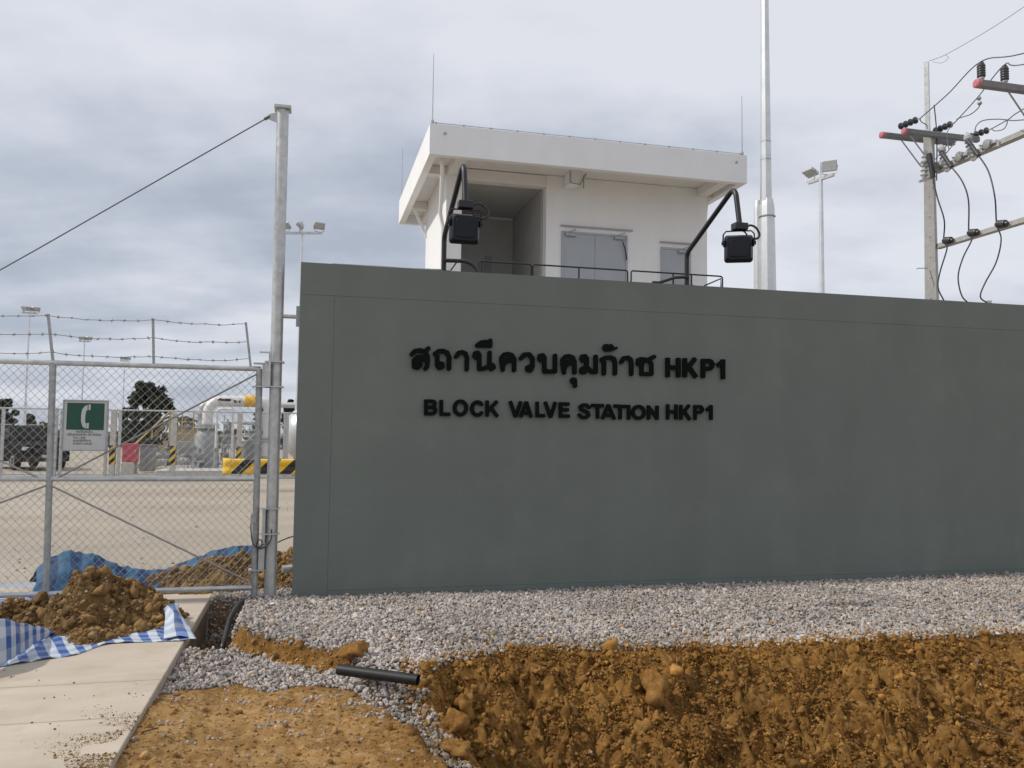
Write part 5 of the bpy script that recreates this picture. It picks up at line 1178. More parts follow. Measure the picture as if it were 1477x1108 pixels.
def cloth(name, lab, rows, mtl, uvscale, nu=60, nv=24, wr=0.010, seed=1, th=0.003):
    """rows of control points (wall coordinates) lofted to a creased sheet with a real thickness"""
    R = []
    for row in rows:
        sp = np.array(smooth_path(row, 12)); L = np.concatenate([[0], np.cumsum(np.linalg.norm(np.diff(sp, axis=0), axis=1))]); t_ = np.linspace(0, L[-1], nu)
        R.append(np.stack([np.interp(t_, L, sp[:, k]) for k in range(3)], 1))
    R = np.array(R); G_ = []
    for i in range(nu):
        sp = np.array(smooth_path(R[:, i], 12)) if len(R) > 2 else R[:, i]; L = np.concatenate([[0], np.cumsum(np.linalg.norm(np.diff(sp, axis=0), axis=1))]); t_ = np.linspace(0, L[-1], nv)
        G_.append(np.stack([np.interp(t_, L, sp[:, k]) for k in range(3)], 1))
    G_ = np.array(G_).transpose(1, 0, 2); x, y = G_[..., 0], G_[..., 1]
    G_[..., 2] += wr * (np.abs(fbm(x * 7, y * 7, 3, seed)) * 2.2 + 0.5 * fbm(x * 22, y * 22, 2, seed + 4)) + wr * 0.3
    dx = np.linalg.norm(np.diff(G_, axis=1), axis=2).mean(); dy = np.linalg.norm(np.diff(G_, axis=0), axis=2).mean()
    b = MB(); b.v = [tuple(p) for p in G_.reshape(-1, 3)]; b.uv = [(i * dx * uvscale, j * dy * uvscale) for j in range(nv) for i in range(nu)]
    b.f = [(j * nu + i, j * nu + i + 1, (j + 1) * nu + i + 1, (j + 1) * nu + i) for j in range(nv - 1) for i in range(nu - 1)]
    o = b.build(name, mtl, None, b.v[0], smooth=60, fix=False)
    m_s = o.modifiers.new('thickness', 'SOLIDIFY'); m_s.thickness = th
    return tag(o, lab, 'tarpaulin')
g = lambda x, y, z=0.0: GL(x, y, z)
cloth('tarpaulin', 'crumpled blue and white checked tarpaulin under the soil heap on the concrete drive',
      [[g(-90, 975), g(0, 963), g(60, 953), g(110, 945), g(150, 931), g(185, 928), g(235, 926), g(283, 923, 0.01)],
       [g(-90, 950), g(0, 940), g(70, 935), g(120, 925), g(160, 915), g(200, 910), g(240, 903, 0.02), g(268, 898, 0.05)],
       [g(-100, 905), g(0, 900), g(80, 895), g(130, 892), g(170, 888), g(210, 885), g(236, 882, 0.02), g(256, 880, 0.07)],
       [g(-100, 865), g(0, 866), g(80, 862), g(130, 860), g(170, 860), g(210, 862), g(236, 868, 0.04), g(252, 876, 0.11)]], M['tarp'], 1.0, 90, 40, 0.012, 5)
def up(x, y, dep): return Wp(x, y, dep)
fl = [(-110, 985), (-40, 973), (0, 962), (28, 946), (58, 926), (78, 915)]; tp = [(-110, 868), (-40, 884), (0, 895), (28, 900), (55, 906), (78, 912)]
cloth('tarpaulin', 'blue and white checked tarpaulin flap folded up over the left side of the front heap',
      [[g(x, y, 0.01) for x, y in fl], [up(x, y0 * 0.45 + y1 * 0.55, g(x, y0)[1] - 0.03) for (x, y0), (_, y1) in zip(fl, tp)],
       [up(x, y1, g(x, y0)[1] + 0.10) for (x, y0), (_, y1) in zip(fl, tp)], [up(x, y1 + 8, g(x, y0)[1] + 0.17) for (x, y0), (_, y1) in zip(fl, tp)]], M['tarp'], 1.0, 50, 26, 0.014, 9)
cloth('tarpaulin', 'curled right corner of checked tarpaulin standing up beside the trench',
      [[g(236, 922, 0.02), g(258, 918, 0.03), g(281, 921, 0.015)], [g(237, 905, 0.06), g(254, 900, 0.075), g(270, 902, 0.05)], [g(238, 888, 0.10), g(250, 884, 0.13), g(259, 884, 0.10)],
       [g(236, 880, 0.14), g(246, 872, 0.155), g(258, 872, 0.14)]], M['tarp'], 1.0, 24, 26, 0.008, 12)
def fl0(x, dep, z=0.006): return (Wp(x, 640, dep)[0], dep, z)
hx = (52, 75, 105, 130, 160, 190, 230); hy = (824, 810, 802, 805, 815, 825, 829)
cloth('tarpaulin', 'dull blue sheet humped up behind the gate to the left of the rear heap',
      [[fl0(x, 0.30) for x in hx], [(up(x, y + 22, 0.42)) for x, y in zip(hx, hy)], [up(x, y + 3, 0.62) for x, y in zip(hx, hy)], [up(x, y, 0.80) for x, y in zip(hx, hy)], [fl0(x, 1.15) for x in hx]], M['tarp2'], 1.0, 70, 40, 0.030, 15)
hx = (175, 215, 250, 285, 315, 345, 375); hy = (829, 826, 820, 806, 796, 791, 788)
cloth('tarpaulin', 'dark blue sheet edge along the back of the rear heap',
      [[fl0(x, 0.95) for x in hx], [up(x, y + 10, 1.12) for x, y in zip(hx, hy)], [up(x, y, 1.30) for x, y in zip(hx, hy)], [fl0(x, 1.6) for x in hx]], M['tarp2'], 1.0, 70, 24, 0.024, 19)
cloth('tarpaulin', 'pale checked tarpaulin edge between the gate bottom rail and the rear heap',
      [[g(250, 852, 0.0), g(300, 848, 0.0), g(360, 842, 0.0), g(420, 832, 0.0)], [g(250, 846, 0.03), g(300, 842, 0.04), g(360, 836, 0.05), g(420, 826, 0.04)], [g(250, 838, 0.02), g(300, 834, 0.03), g(360, 826, 0.03), g(420, 816, 0.03)]], M['tarp'], 1.0, 50, 14, 0.014, 22)

def twig(pts, r_, lab):
    b = MB(); b.tube(smooth_path([np.array(p) for p in pts], 5), r_, 6); tag(b.build('twig', M['bark'], None, tuple(b.v[0])), lab, 'twig', 'dry twigs on the dug earth')
l = [ground_hit(*p) for p in ((1395, 1048), (1425, 1060), (1462, 1072), (1477, 1078))]
twig([(a, c, z + 0.05) for a, c, z in l], [0.006] * 15 + [0.007], 'dark dry twig at the right edge of the trench face')
twig([(*GL(203, 1054)[:2], terr1(*GL(203, 1054)[:2]) + 0.015), (*GL(228, 1045)[:2], terr1(*GL(228, 1045)[:2]) + 0.015)], 0.004, 'short thin twig on the trodden earth beside the slab edge')

# ------------------------------------------------------------------ yard behind the gate
def pw(x, Y): p = P(x, 640, Y); return p[0], p[1]
def guard_rail():
    a = Wl(np.array([*pw(324, 22.3), 0])); s0, y0 = a[0], a[1]; s1 = s0 + 4.6
    t = thing('guard_rail', 'yellow and black striped steel guard rail standing across the yard behind the gate', 'guard rail', (s0, y0, 0))
    prof = [(0.0, 0.44), (-0.07, 0.47), (-0.085, 0.52), (-0.085, 0.56), (-0.02, 0.62), (-0.02, 0.66), (-0.085, 0.72), (-0.085, 0.77), (-0.07, 0.82), (0.0, 0.85)]
    o_ = prof + [(p[0] + 0.015, p[1]) for p in reversed(prof)]
    b = MB(); n_ = len(o_); vs = [(s0 + 0.2, y0 + p[0], p[1]) for p in o_] + [(s1, y0 + p[0], p[1]) for p in o_]
    b.add(vs, [tuple(range(n_)), tuple(range(2 * n_ - 1, n_ - 1, -1))] + [(i, i + n_, (i + 1) % n_ + n_, (i + 1) % n_) for i in range(n_)]); b.build('beam', M['rail_stripe'], t, smooth=50)
    b = MB()                                   # rounded terminal
    rows = []
    for k in range(9):
        q = math.pi * k / 8; rows.append([(s0 + 0.2 - 0.24 * math.sin(q) , y0 + (-0.085 + (p[0] + 0.085)) * math.cos(q) * 1.0 + (0.10 - 0.10 * math.cos(q)), 0.645 + (p[1] - 0.645) * (1.0 + 0.12 * math.sin(q))) for p in prof])
    m_n = len(prof); b.add([p for r_ in rows for p in r_], [(k * m_n + i, k * m_n + i + 1, (k + 1) * m_n + i + 1, (k + 1) * m_n + i) for k in range(8) for i in range(m_n - 1)]); o = b.build('terminal', M['yellow'], t, smooth=60)
    md = o.modifiers.new('thickness', 'SOLIDIFY'); md.thickness = 0.012
    for px_ in (393, 470):
        c = Wl(np.array([*pw(px_, 22.6), 0])); b = MB(); b.tube([(c[0], y0 + 0.13, -0.1), (c[0], y0 + 0.13, 0.83)], 0.09, 14); b.build('post', M['galv'], t)
guard_rail()

def far_fence():
    a, c = Wl(np.array([*pw(-120, 25.0), 0])), Wl(np.array([*pw(250, 28.0), 0])); y = c[1]
    t = thing('yard_fence', 'far chain-link fence on white posts with black and yellow banded posts across the yard', 'fence', (-14, y, 0))
    H = 2.25; sx = lambda px_: Wp(px_, 640, y)[0]; x0, x1 = sx(-260), sx(620)
    posts = [(-120, 0), (-20, 0), (3, 0), (80, 0), (88, 0), (153, 0), (163, 1), (172, 0), (250, 1), (345, 1), (397, 0), (410, 0), (414, 0), (470, 0), (560, 0)]
    for px_, band in posts:
        s = sx(px_); w = 0.085 if band else 0.045
        b = MB(); b.box(s - w, s + w, y - w, y + w, -0.1, H + 0.02); p = b.build('post', M['concwhite'] if band else M['galv'], t, bevel=0.01)
        if band: b = MB(); b.box(s - w - 0.006, s + w + 0.006, y - w - 0.006, y + w + 0.006, 0.45, 1.08); b.build('hazard_band', M['post_stripe'], p)
    b = MB(); b.tube([(x0, y, H), (x1, y, H)], 0.026, 8); b.build('top_rail', M['galv'], t)
    b = MB(); b.tube([(x0, y, 0.12), (x1, y, 0.12)], 0.02, 8); b.build('bottom_rail', M['galv'], t)
    b = MB(); pw_ = 0.075; run = H * 0.95; x = sx(-60)
    while x < sx(425):
        b.tube([(x, y - 0.03, 0.1), (x + run, y - 0.03, H)], 0.0012, 3, False); b.tube([(x + run, y - 0.034, 0.1), (x, y - 0.034, H)], 0.0012, 3, False); x += pw_
    b.build('wire_mesh', M['wire'], t, fix=False, smooth=None)
    b = MB(); b.box(sx(-40), sx(440), y - 0.12, y + 0.12, -0.05, 0.07); b.build('kerb', M['concwhite'], t)
    # sloping pipe of a small gate brace seen near the sign
    return y
FY = far_fence()

def boxthing(name, lab, cat, px0, px1, py0, py1, Y, dep, m, parts=None, z0=None):
    a, c = P(px0, py1, Y), P(px1, py0, Y); z0 = a[2] if z0 is None else z0
    t = thing(name, lab, cat, (*Wl(np.array([(a[0] + c[0]) / 2, Y, 0]))[:2], 0)); s0, s1 = Wl(a)[0], Wl(c)[0]; y = Wl((a + c) / 2)[1]
    return t, s0, s1, y, max(z0, 0), c[2]
def yard_boxes():
    t, s0, s1, y, z0, z1 = boxthing('fire_box', 'bright red box on a pale concrete block near the striped post', 'box', 176, 198, 640, 668, 30.5, 0.5, None)
    b = MB(); b.box(s0, s1, y, y + 0.35, 0.42, z1); b.build('case', M['red'], t, bevel=0.02)
    b = MB(); b.box(s0 + 0.03, s1 - 0.03, y - 0.012, y - 0.001, 0.47, z1 - 0.05); d = b.build('door', M['red'], t, bevel=0.005); b = MB(); b.box(s1 - 0.09, s1 - 0.06, y - 0.04, y - 0.013, 0.75, 0.9); b.build('handle', M['galv'], d)
    b = MB(); b.box(s0 - 0.02, s1 - 0.10, y - 0.06, y + 0.4, -0.1, 0.415); b.build('plinth', M['concwhite'], t, bevel=0.02)
    b = MB(); b.tube([(s1 - 0.05, y + 0.3, 0), (s1 - 0.05, y + 0.3, 0.42)], 0.04, 8); b.build('leg', M['galv'], t)
    t, s0, s1, y, z0, z1 = boxthing('control_cabinet', 'grey control cabinet standing right of the red box', 'cabinet', 201, 222, 643, 676, 31.5, 0.6, None)
    b = MB(); b.box(s0, s1, y, y + 0.5, 0.05, z1); b.build('body', M['cabinet'], t, bevel=0.015); b = MB(); b.box(s0 - 0.04, s1 + 0.04, y - 0.05, y + 0.55, z1 + 0.001, z1 + 0.05); b.build('roof', M['cabinet'], t)
    for k in (0, 1): w = (s1 - s0) / 2; b = MB(); b.box(s0 + k * w + 0.02, s0 + (k + 1) * w - 0.02, y - 0.014, y - 0.001, 0.12, z1 - 0.06); b.build('door', M['cabinet'], t, bevel=0.004)
    b = MB()
    for k in range(5): q = 0.3 * k; b.tube(smooth_path([(s0 + 0.08 + 0.09 * k, y + 0.2, z1 + 0.05), (s0 + 0.12 + 0.09 * k, y + 0.15, z1 + 0.22), (s0 + 0.22 + 0.09 * k, y + 0.2, z1 + 0.16), (s0 + 0.26 + 0.09 * k, y + 0.25, z1 + 0.02)]), 0.03, 6)
    b.build('cable_bundle', M['cable'], t)
    # low plinth wall
    t, s0, s1, y, z0, z1 = boxthing('equipment_plinth', 'low pale concrete plinth under the pipework', 'plinth', 226, 330, 676, 690, 30.0, 3, None)
    b = MB(); b.box(s0, s1, y, y + 5, -0.1, 0.18); b.build('slab', M['concwhite'], t, bevel=0.02)
    b = MB(); b.box(s0 + 0.1, s1 + 1.5, y + 5.2, y + 6.5, -0.1, 0.3); b.build('slab', M['concwhite'], t, bevel=0.02)
    # stair and platform
    t, s0, s1, y, z0, z1 = boxthing('access_platform', 'tan clad platform with yellow handrails and steps', 'platform', 226, 278, 622, 668, 36, 2, None)
    b = MB(); b.box(s0 + 0.5, s1, y, y + 1.6, 0, z1 - 0.1); b.build('deck', M['tan'], t, bevel=0.02)
    b = MB()
    for k in range(6): b.box(s0 - 0.75 + 0.2 * k, s0 - 0.55 + 0.2 * k, y, y + 1.0, 0, 0.16 + 0.2 * k)
    b.build('steps', M['tan'], t)
    for yy in (y - 0.03,):
        b = MB(); b.tube([(s0 - 0.9, yy, 0.95), (s0 + 0.5, yy, z1 + 0.85), (s1, yy, z1 + 0.85)], 0.04, 6); b.tube([(s0 - 0.9, yy, 0.55), (s0 + 0.5, yy, z1 + 0.4), (s1, yy, z1 + 0.4)], 0.022, 6)
        for q in (-0.9, -0.2): b.tube([(s0 + q, yy, 0.2 if q < -0.5 else 0.8), (s0 + q, yy, 0.95 + (q + 0.9) * (z1 - 0.1) / 1.4)], 0.03, 6)
        for q in (0.5, 1.0, 1.55): b.tube([(min(s0 + q, s1), yy, z1 - 0.1), (min(s0 + q, s1), yy, z1 + 0.85)], 0.03, 6)
        b.build('handrail', M['handrail'], t)
    # tan shed behind
    t, s0, s1, y, z0, z1 = boxthing('tan_shed', 'low tan clad shed behind the pipework, left of the grey vessel', 'shed', 243, 300, 614, 655, 41, 2, None)
    b = MB(); b.box(s0, s1, y, y + 2, 0, z1 - 0.12); b.build('wall', M['tan'], t, bevel=0.02); b = MB(); b.box(s0 - 0.1, s1 + 0.1, y - 0.1, y + 2.1, z1 - 0.119, z1); b.build('roof', M['cabinet'], t)
    # small panel on legs
    t, s0, s1, y, z0, z1 = boxthing('junction_panel', 'small grey junction panel on legs before the vessel', 'panel', 256, 280, 637, 655, 31, 0.3, None)
    b = MB(); b.box(s0, s1, y, y + 0.2, 0.72, z1); b.build('case', M['greypipe'], t, bevel=0.015)
    for q in (s0 + 0.04, s1 - 0.04): b = MB(); b.tube([(q, y + 0.1, 0), (q, y + 0.1, 0.72)], 0.025, 6); b.build('leg', M['galv'], t)
    for q in range(4): b = MB(); b.box(s0 + 0.05 + 0.14 * q, s0 + 0.13 + 0.14 * q, y - 0.03, y - 0.001, 0.80, 0.95); b.build('gauge', M['cabinet'], t)
yard_boxes()

def flange(b, c, ax, r_): b.lathe([(r_, -0.035), (r_, 0.035)], c, 16, tuple(ax))
def pipework():
    Y = 33.0; L = lambda px_, py_, Y_=Y: np.array(Wl(P(px_, py_, Y_)))
    # big white pipe with elbow rising off the grey vessel
    c = L(299, 615); y = c[1]; zt = L(340, 578)[2]; s0 = c[0]; sr = L(387, 578)[0]
    t = thing('vessel', 'upright grey steel vessel with a flanged head under the white elbow pipe', 'vessel', (s0, y, 0))
    b = MB(); b.lathe([(0.50, 0.1), (0.50, 0.55), (0.46, 0.7), (0.46, 1.35), (0.36, 1.6), (0.30, L(299, 616)[2] - 0.05)], (s0, y, 0), 24); b.build('shell', M['greypipe'], t)
    b = MB(); zf = L(299, 616)[2]; flange(b, (s0, y, zf - 0.02), (0, 0, 1), 0.46); flange(b, (s0, y, zf + 0.08), (0, 0, 1), 0.46)
    for k in range(14): q = k * math.pi / 7; b.tube([(s0 + 0.40 * math.cos(q), y + 0.40 * math.sin(q), zf - 0.10), (s0 + 0.40 * math.cos(q), y + 0.40 * math.sin(q), zf + 0.16)], 0.022, 6)
    b.build('flange', M['galv'], t)
    for k in range(4): b = MB(); q = k * math.pi / 2 + 0.4; b.bar((s0 + 0.42 * math.cos(q), y + 0.42 * math.sin(q), 0), (s0 + 0.42 * math.cos(q), y + 0.42 * math.sin(q), 0.6), 0.09, 0.09); b.build('leg', M['greypipe'], t)
    R = 0.20; t2 = thing('gas_pipe', 'thick white overhead gas pipe with a wide elbow, flow arrow and yellow band', 'pipe', (s0, y, zf + 0.12))
    pts = [np.array((s0, y, zf + 0.11))] + arc((s0, y, zf + 0.11), (s0, y, zt), (sr, y, zt), 0.62, 12) + arc((s0, y, zt), (sr, y, zt), (sr, y, 0.2), 0.42, 10) + [np.array((sr, y, 0.05))]
    b = MB(); b.tube(pts, R, 24); b.build('run', M['whitepipe'], t2, smooth=60)
    x0, x1 = L(352, 578)[0], L(368, 578)[0]; b = MB(); b.lathe([(R + 0.006, 0), (R + 0.03, 0.03), (R + 0.03, x1 - x0 - 0.03), (R + 0.006, x1 - x0)], (x0, y, zt), 24, (1, 0, 0)); b.build('yellow_band', M['orange'], t2)
    xa = L(314, 578)[0]; k = (L(334, 578)[0] - xa) / 20.0
    def bent(a, c_, d): q = (c_ - zt) / R; q = max(-0.95, min(0.95, q)); return (a, y - (R + d) * math.sqrt(1 - q * q), zt + (R + d) * q)
    b = MB(); zz = zt + 0.02
    b.prism([(xa, zz), (xa + 5 * k, zz - 0.095), (xa + 5 * k, zz - 0.045), (xa + 19 * k, zz - 0.05), (xa + 19 * k, zz + 0.05), (xa + 5 * k, zz + 0.045), (xa + 5 * k, zz + 0.095)], bent, 0.008, 0.002); b.build('flow_arrow', M['black'], t2, smooth=None)
    b = MB()
    for i, (w, h) in enumerate(((3, 0.10), (1.4, 0.08), (2.6, 0.09))): xs = xa + (23 + i * 3.6) * k; b.prism([(xs, zz - 0.10), (xs + w * k, zz - 0.10), (xs + w * k, zz - 0.10 + h), (xs, zz - 0.10 + h)], bent, 0.008, 0.002)
    b.build('pipe_marking', M['black'], t2, smooth=None)
    for zz_ in (1.25, 0.5): b = MB(); flange(b, (sr, y, zz_), (0, 0, 1), R + 0.09); flange(b, (sr, y, zz_ + 0.09), (0, 0, 1), R + 0.09); b.build('flange', M['galv'], t2)
    # second elbow behind
    c2 = L(289, 605, 36); t3 = thing('gas_pipe', 'smaller white elbow pipe just behind and left of the thick overhead pipe', 'pipe', tuple(c2))
    z3 = L(296, 582, 36)[2]; b = MB(); b.tube([np.array((c2[0], c2[1], 0.2))] + arc((c2[0], c2[1], 0.2), (c2[0], c2[1], z3), (c2[0] + 6, c2[1], z3), 0.4, 9) + [np.array((c2[0] + 6, c2[1], z3))], 0.12, 16); b.build('run', M['silver'], t3, smooth=60)
    b = MB(); flange(b, (c2[0], c2[1], L(289, 597, 36)[2]), (0, 0, 1), 0.26); flange(b, (c2[0], c2[1], L(289, 600, 36)[2] - 0.08), (0, 0, 1), 0.26); b.build('flange', M['galv'], t3)
    # thin white goose-neck
    c4 = L(312, 625, 32.0); z4 = L(320, 590, 32)[2]; t4 = thing('vent_pipe', 'thin white goose-neck pipe in front of the valves', 'pipe', (c4[0], c4[1], 0))
    e = L(336, 590, 32)[0]; b = MB(); b.tube([np.array((c4[0], c4[1], 0.9))] + arc((c4[0], c4[1], 0.9), (c4[0], c4[1], z4), (e, c4[1], z4), 0.18, 6) + arc((c4[0], c4[1], z4), (e, c4[1], z4), (e, c4[1], 1.0), 0.12, 6) + [np.array((e, c4[1], 0.1))], 0.05, 10); b.build('run', M['whitepipe'], t4, smooth=60)
    b = MB(); flange(b, (c4[0], c4[1], 0.92), (0, 0, 1), 0.10); b.tube([(c4[0], c4[1], 0), (c4[0], c4[1], 0.9)], 0.07, 8); b.build('valve', M['greypipe'], t4)
    # valve skids
    rs = random.Random(5)
    for i, (pxa, pxb, Yk, lab) in enumerate(((318, 346, 33.5, 'cluster of grey valves and thin risers behind the guard rail end'), (344, 372, 35.0, 'cluster of grey valves with a squat drum behind the gate stile'), (371, 402, 34.2, 'grey valve cluster between the gate stile and the gate post'), (228, 262, 33.0, 'low pale valve cluster right of the grey control cabinet'), (262, 290, 32.0, 'low grey valve cluster left of the upright vessel'))):
        a, c_ = L(pxa, 650, Yk), L(pxb, 650, Yk); ts = thing('valve_skid', lab, 'valves', (a[0], a[1], 0), group='pipework valve clusters in the yard'); w = c_[0] - a[0]; hi = 1.0 if i >= 3 else 2.35; y = a[1]
        b = MB(); b.box(a[0], c_[0], y - 0.3, y + 0.9, 0, 0.16); b.build('base', M['concwhite'], ts, bevel=0.01)
        for k in range(4 if i < 3 else 3): b = MB(); z = 0.45 + k * (hi - 0.55) / 3.6 + rs.uniform(-0.05, 0.05); yy = y + rs.uniform(0, 0.7); b.tube([(a[0] - 0.05, yy, z), (c_[0] + 0.1, yy, z)], rs.choice((0.05, 0.07, 0.11)), 10); b.build('header_pipe', M['silver'], ts)
        for k in range(9 if i < 3 else 5): b = MB(); q = a[0] + w * (k + rs.uniform(0.2, 0.8)) / (9 if i < 3 else 5); b.tube([(q, y + rs.uniform(-0.2, 0.6), 0.1), (q, y + rs.uniform(-0.2, 0.6), hi * rs.uniform(0.5, 1.0))], rs.choice((0.02, 0.03, 0.045)), 8); b.build('riser_pipe', M['greypipe'] if i % 2 else M['silver'], ts)
        for k in range(5):
            q = np.array((a[0] + w * rs.uniform(0.05, 0.95), y + rs.uniform(-0.25, 0.4), rs.uniform(0.35, hi * 0.8))); b = MB()
            b.lathe([(0.05, -0.16), (0.13, -0.15), (0.13, -0.12), (0.09, -0.10), (0.12, 0), (0.09, 0.10), (0.13, 0.12), (0.13, 0.15), (0.05, 0.16)], q, 12, (1, 0, 0)); b.tube([q, q + (0, 0, 0.28)], 0.03, 8); b.lathe([(0.13, 0.28), (0.13, 0.30)], q, 14); b.build('valve', M['greypipe'] if k % 3 else M['cabinet'], ts)
        if i == 1: b = MB(); b.lathe([(0.10, 0.15), (0.52, 0.25), (0.52, 1.2), (0.35, 1.4), (0.1, 1.45)], (a[0] + w * 0.5, y + 0.3, 0), 20); b.build('drum', M['greypipe'], ts)
    # bright horizontal tank at the wall's end
    Yt = 30.5; zc, zt_, zb_ = L(425, 622, Yt)[2], L(425, 588, Yt)[2], L(425, 664, Yt)[2]; R = (zt_ - zb_) / 2; zc = (zt_ + zb_) / 2; a = L(408, 625, Yt); x0 = a[0]
    t5 = thing('storage_tank', 'big silver horizontal tank with a domed end just left of the wall', 'tank', (x0 + 1.5, a[1], 0))
    prof = [(0.02, 0.0)] + [(R * math.sin(q), 0.75 * R * (1 - math.cos(q))) for q in np.linspace(0.15, math.pi / 2, 9)] + [(R, 6.0), (R * 0.7, 6.5), (0.02, 6.7)]
    b = MB(); b.lathe(prof, (x0, a[1], zc), 32, (1, 0, 0)); b.build('shell', M['silver'], t5, smooth=50)
    for q in (1.4, 5.0): b = MB(); b.box(x0 + q - 0.12, x0 + q + 0.12, a[1] - R * 0.8, a[1] + R * 0.8, 0, zc - R * 0.55); b.build('saddle', M['concwhite'], t5)
    b = MB(); b.box(x0 + 0.35, x0 + 0.55, a[1] - 0.35, a[1] - 0.2, 0, 0.42); b.build('footing', M['cabinet'], t5)
pipework()

# car behind the gate, nose towards the viewer and a little to the left
def build_car():
    c0 = GW(48, 677); t = thing('parked_car', 'black high-bodied car with pale headlights parked in the yard behind the gate', 'car', (c0[0], c0[1], 0), 'X')
    view = math.atan2(c0[1], c0[0]); yaw = view + math.pi + math.radians(19)          # heading of the nose
    fx = np.array((math.cos(yaw), math.sin(yaw), 0)); fy = np.array((-fx[1], fx[0], 0)); o = np.array((c0[0], c0[1], 0)) - fx * 1.0
    def W(x, y, z): return tuple(o + fx * x + fy * y + np.array((0, 0, z)))
    def loft(rows, name, m, par, **k):
        """rows of (x, half width, z) rings: left and right outline"""
        b = MB(); n_ = len(rows[0]); vs = [W(*p) for r_ in rows for p in r_]
        b.add(vs, [tuple(range(n_ - 1, -1, -1)), tuple((len(rows) - 1) * n_ + i for i in range(n_))] + [(k_ * n_ + i, k_ * n_ + (i + 1) % n_, (k_ + 1) * n_ + (i + 1) % n_, (k_ + 1) * n_ + i) for k_ in range(len(rows) - 1) for i in range(n_)])
        return b.build(name, m, par, frame='X', **k)
    def ring(x, w, zl, zh, tw): return [(x, -w, zl), (x, -w - 0.03, (zl + zh) / 2), (x, -w * tw, zh - 0.05), (x, -w * tw + 0.09, zh), (x, w * tw - 0.09, zh), (x, w * tw, zh - 0.05), (x, w + 0.03, (zl + zh) / 2), (x, w, zl)]
    body = loft([ring(2.35, 0.72, 0.42, 0.85, 0.96), ring(2.28, 0.84, 0.34, 0.98, 0.95), ring(1.6, 0.90, 0.32, 1.06, 0.94), ring(0.95, 0.91, 0.32, 1.12, 0.95), ring(-1.9, 0.91, 0.32, 1.12, 0.95), ring(-2.3, 0.86, 0.42, 1.08, 0.95)], 'body', M['carbody'], t, bevel=0.03)
    loft([ring(1.05, 0.80, 1.09, 1.11, 0.99), ring(0.30, 0.72, 1.10, 1.68, 0.84), ring(-0.4, 0.72, 1.10, 1.74, 0.84), ring(-1.6, 0.72, 1.10, 1.72, 0.84), ring(-2.2, 0.78, 1.09, 1.12, 0.98)], 'cabin', M['carbody'], t, bevel=0.02)
    b = MB(); b.add([W(0.98, -0.70, 1.16), W(0.98, 0.70, 1.16), W(0.40, 0.58, 1.63), W(0.40, -0.58, 1.63), W(1.0, -0.70, 1.20), W(1.0, 0.70, 1.20), W(0.43, 0.58, 1.66), W(0.43, -0.58, 1.66)], [(0, 1, 2, 3), (4, 5, 6, 7), (0, 1, 5, 4), (1, 2, 6, 5), (2, 3, 7, 6), (3, 0, 4, 7)]); b.build('windscreen', M['glass'], t, frame='X')
    for sg in (-1, 1):
        for xa, xb in ((0.55, -0.5), (-0.6, -1.6)):
            b = MB(); q = [(xa + 0.08, 0.80, 1.17), (xb, 0.80, 1.17), (xb, 0.655, 1.60), (xa - 0.25, 0.655, 1.60)]; b.add([W(x, y * sg, z) for x, y, z in q] + [W(x, (y + 0.02) * sg, z) for x, y, z in q], [(0, 1, 2, 3), (4, 5, 6, 7), (0, 1, 5, 4), (1, 2, 6, 5), (2, 3, 7, 6), (3, 0, 4, 7)]); b.build('side_window', M['glass'], t, frame='X')
        b = MB(); b.obox(W(2.27, 0.66 * sg, 0.84), fx, fy, (0, 0, 1), (0.06, 0.19, 0.065)); b.build('headlight', M['lampglass'], t, frame='X', bevel=0.02)
        b = MB(); b.obox(W(0.72, 1.0 * sg, 1.18), fx, fy, (0, 0, 1), (0.06, 0.12, 0.085)); b.bar(W(0.72, 0.86 * sg, 1.14), W(0.72, 0.95 * sg, 1.16), 0.05, 0.04); b.build('mirror', M['carbody'], t, frame='X', bevel=0.02)
        b = MB(); b.bar(W(-1.5, 0.60 * sg, 1.775), W(0.2, 0.60 * sg, 1.775), 0.03, 0.03); b.build('roof_rail', M['galv'], t, frame='X')
        for x in (1.45, -1.35):
            c = np.array(W(x, 0.80 * sg, 0.36)); ax = fy * sg; b = MB(); b.lathe([(0.20, -0.11), (0.34, -0.10), (0.36, -0.06), (0.36, 0.08), (0.34, 0.115), (0.22, 0.12)], c, 24, tuple(ax)); wh = b.build('wheel', M['tyre'], t, frame='X')
            b = MB(); b.lathe([(0.22, 0.10), (0.20, 0.125), (0.06, 0.11), (0.02, 0.13)], c, 16, tuple(ax)); b.build('rim', M['galvdark'], wh, frame='X')
    b = MB(); b.obox(W(2.355, 0, 0.78), fx, fy, (0, 0, 1), (0.012, 0.44, 0.08)); b.build('grille', M['black'], t, frame='X')
    b = MB(); b.obox(W(2.33, 0, 0.46), fx, fy, (0, 0, 1), (0.06, 0.82, 0.11)); b.build('bumper', M['black'], t, frame='X', bevel=0.03)
    b = MB(); b.obox(W(2.40, 0, 0.55), fx, fy, (0, 0, 1), (0.008, 0.2, 0.055)); b.build('number_plate', M['signwhite'], t, frame='X')
build_car()

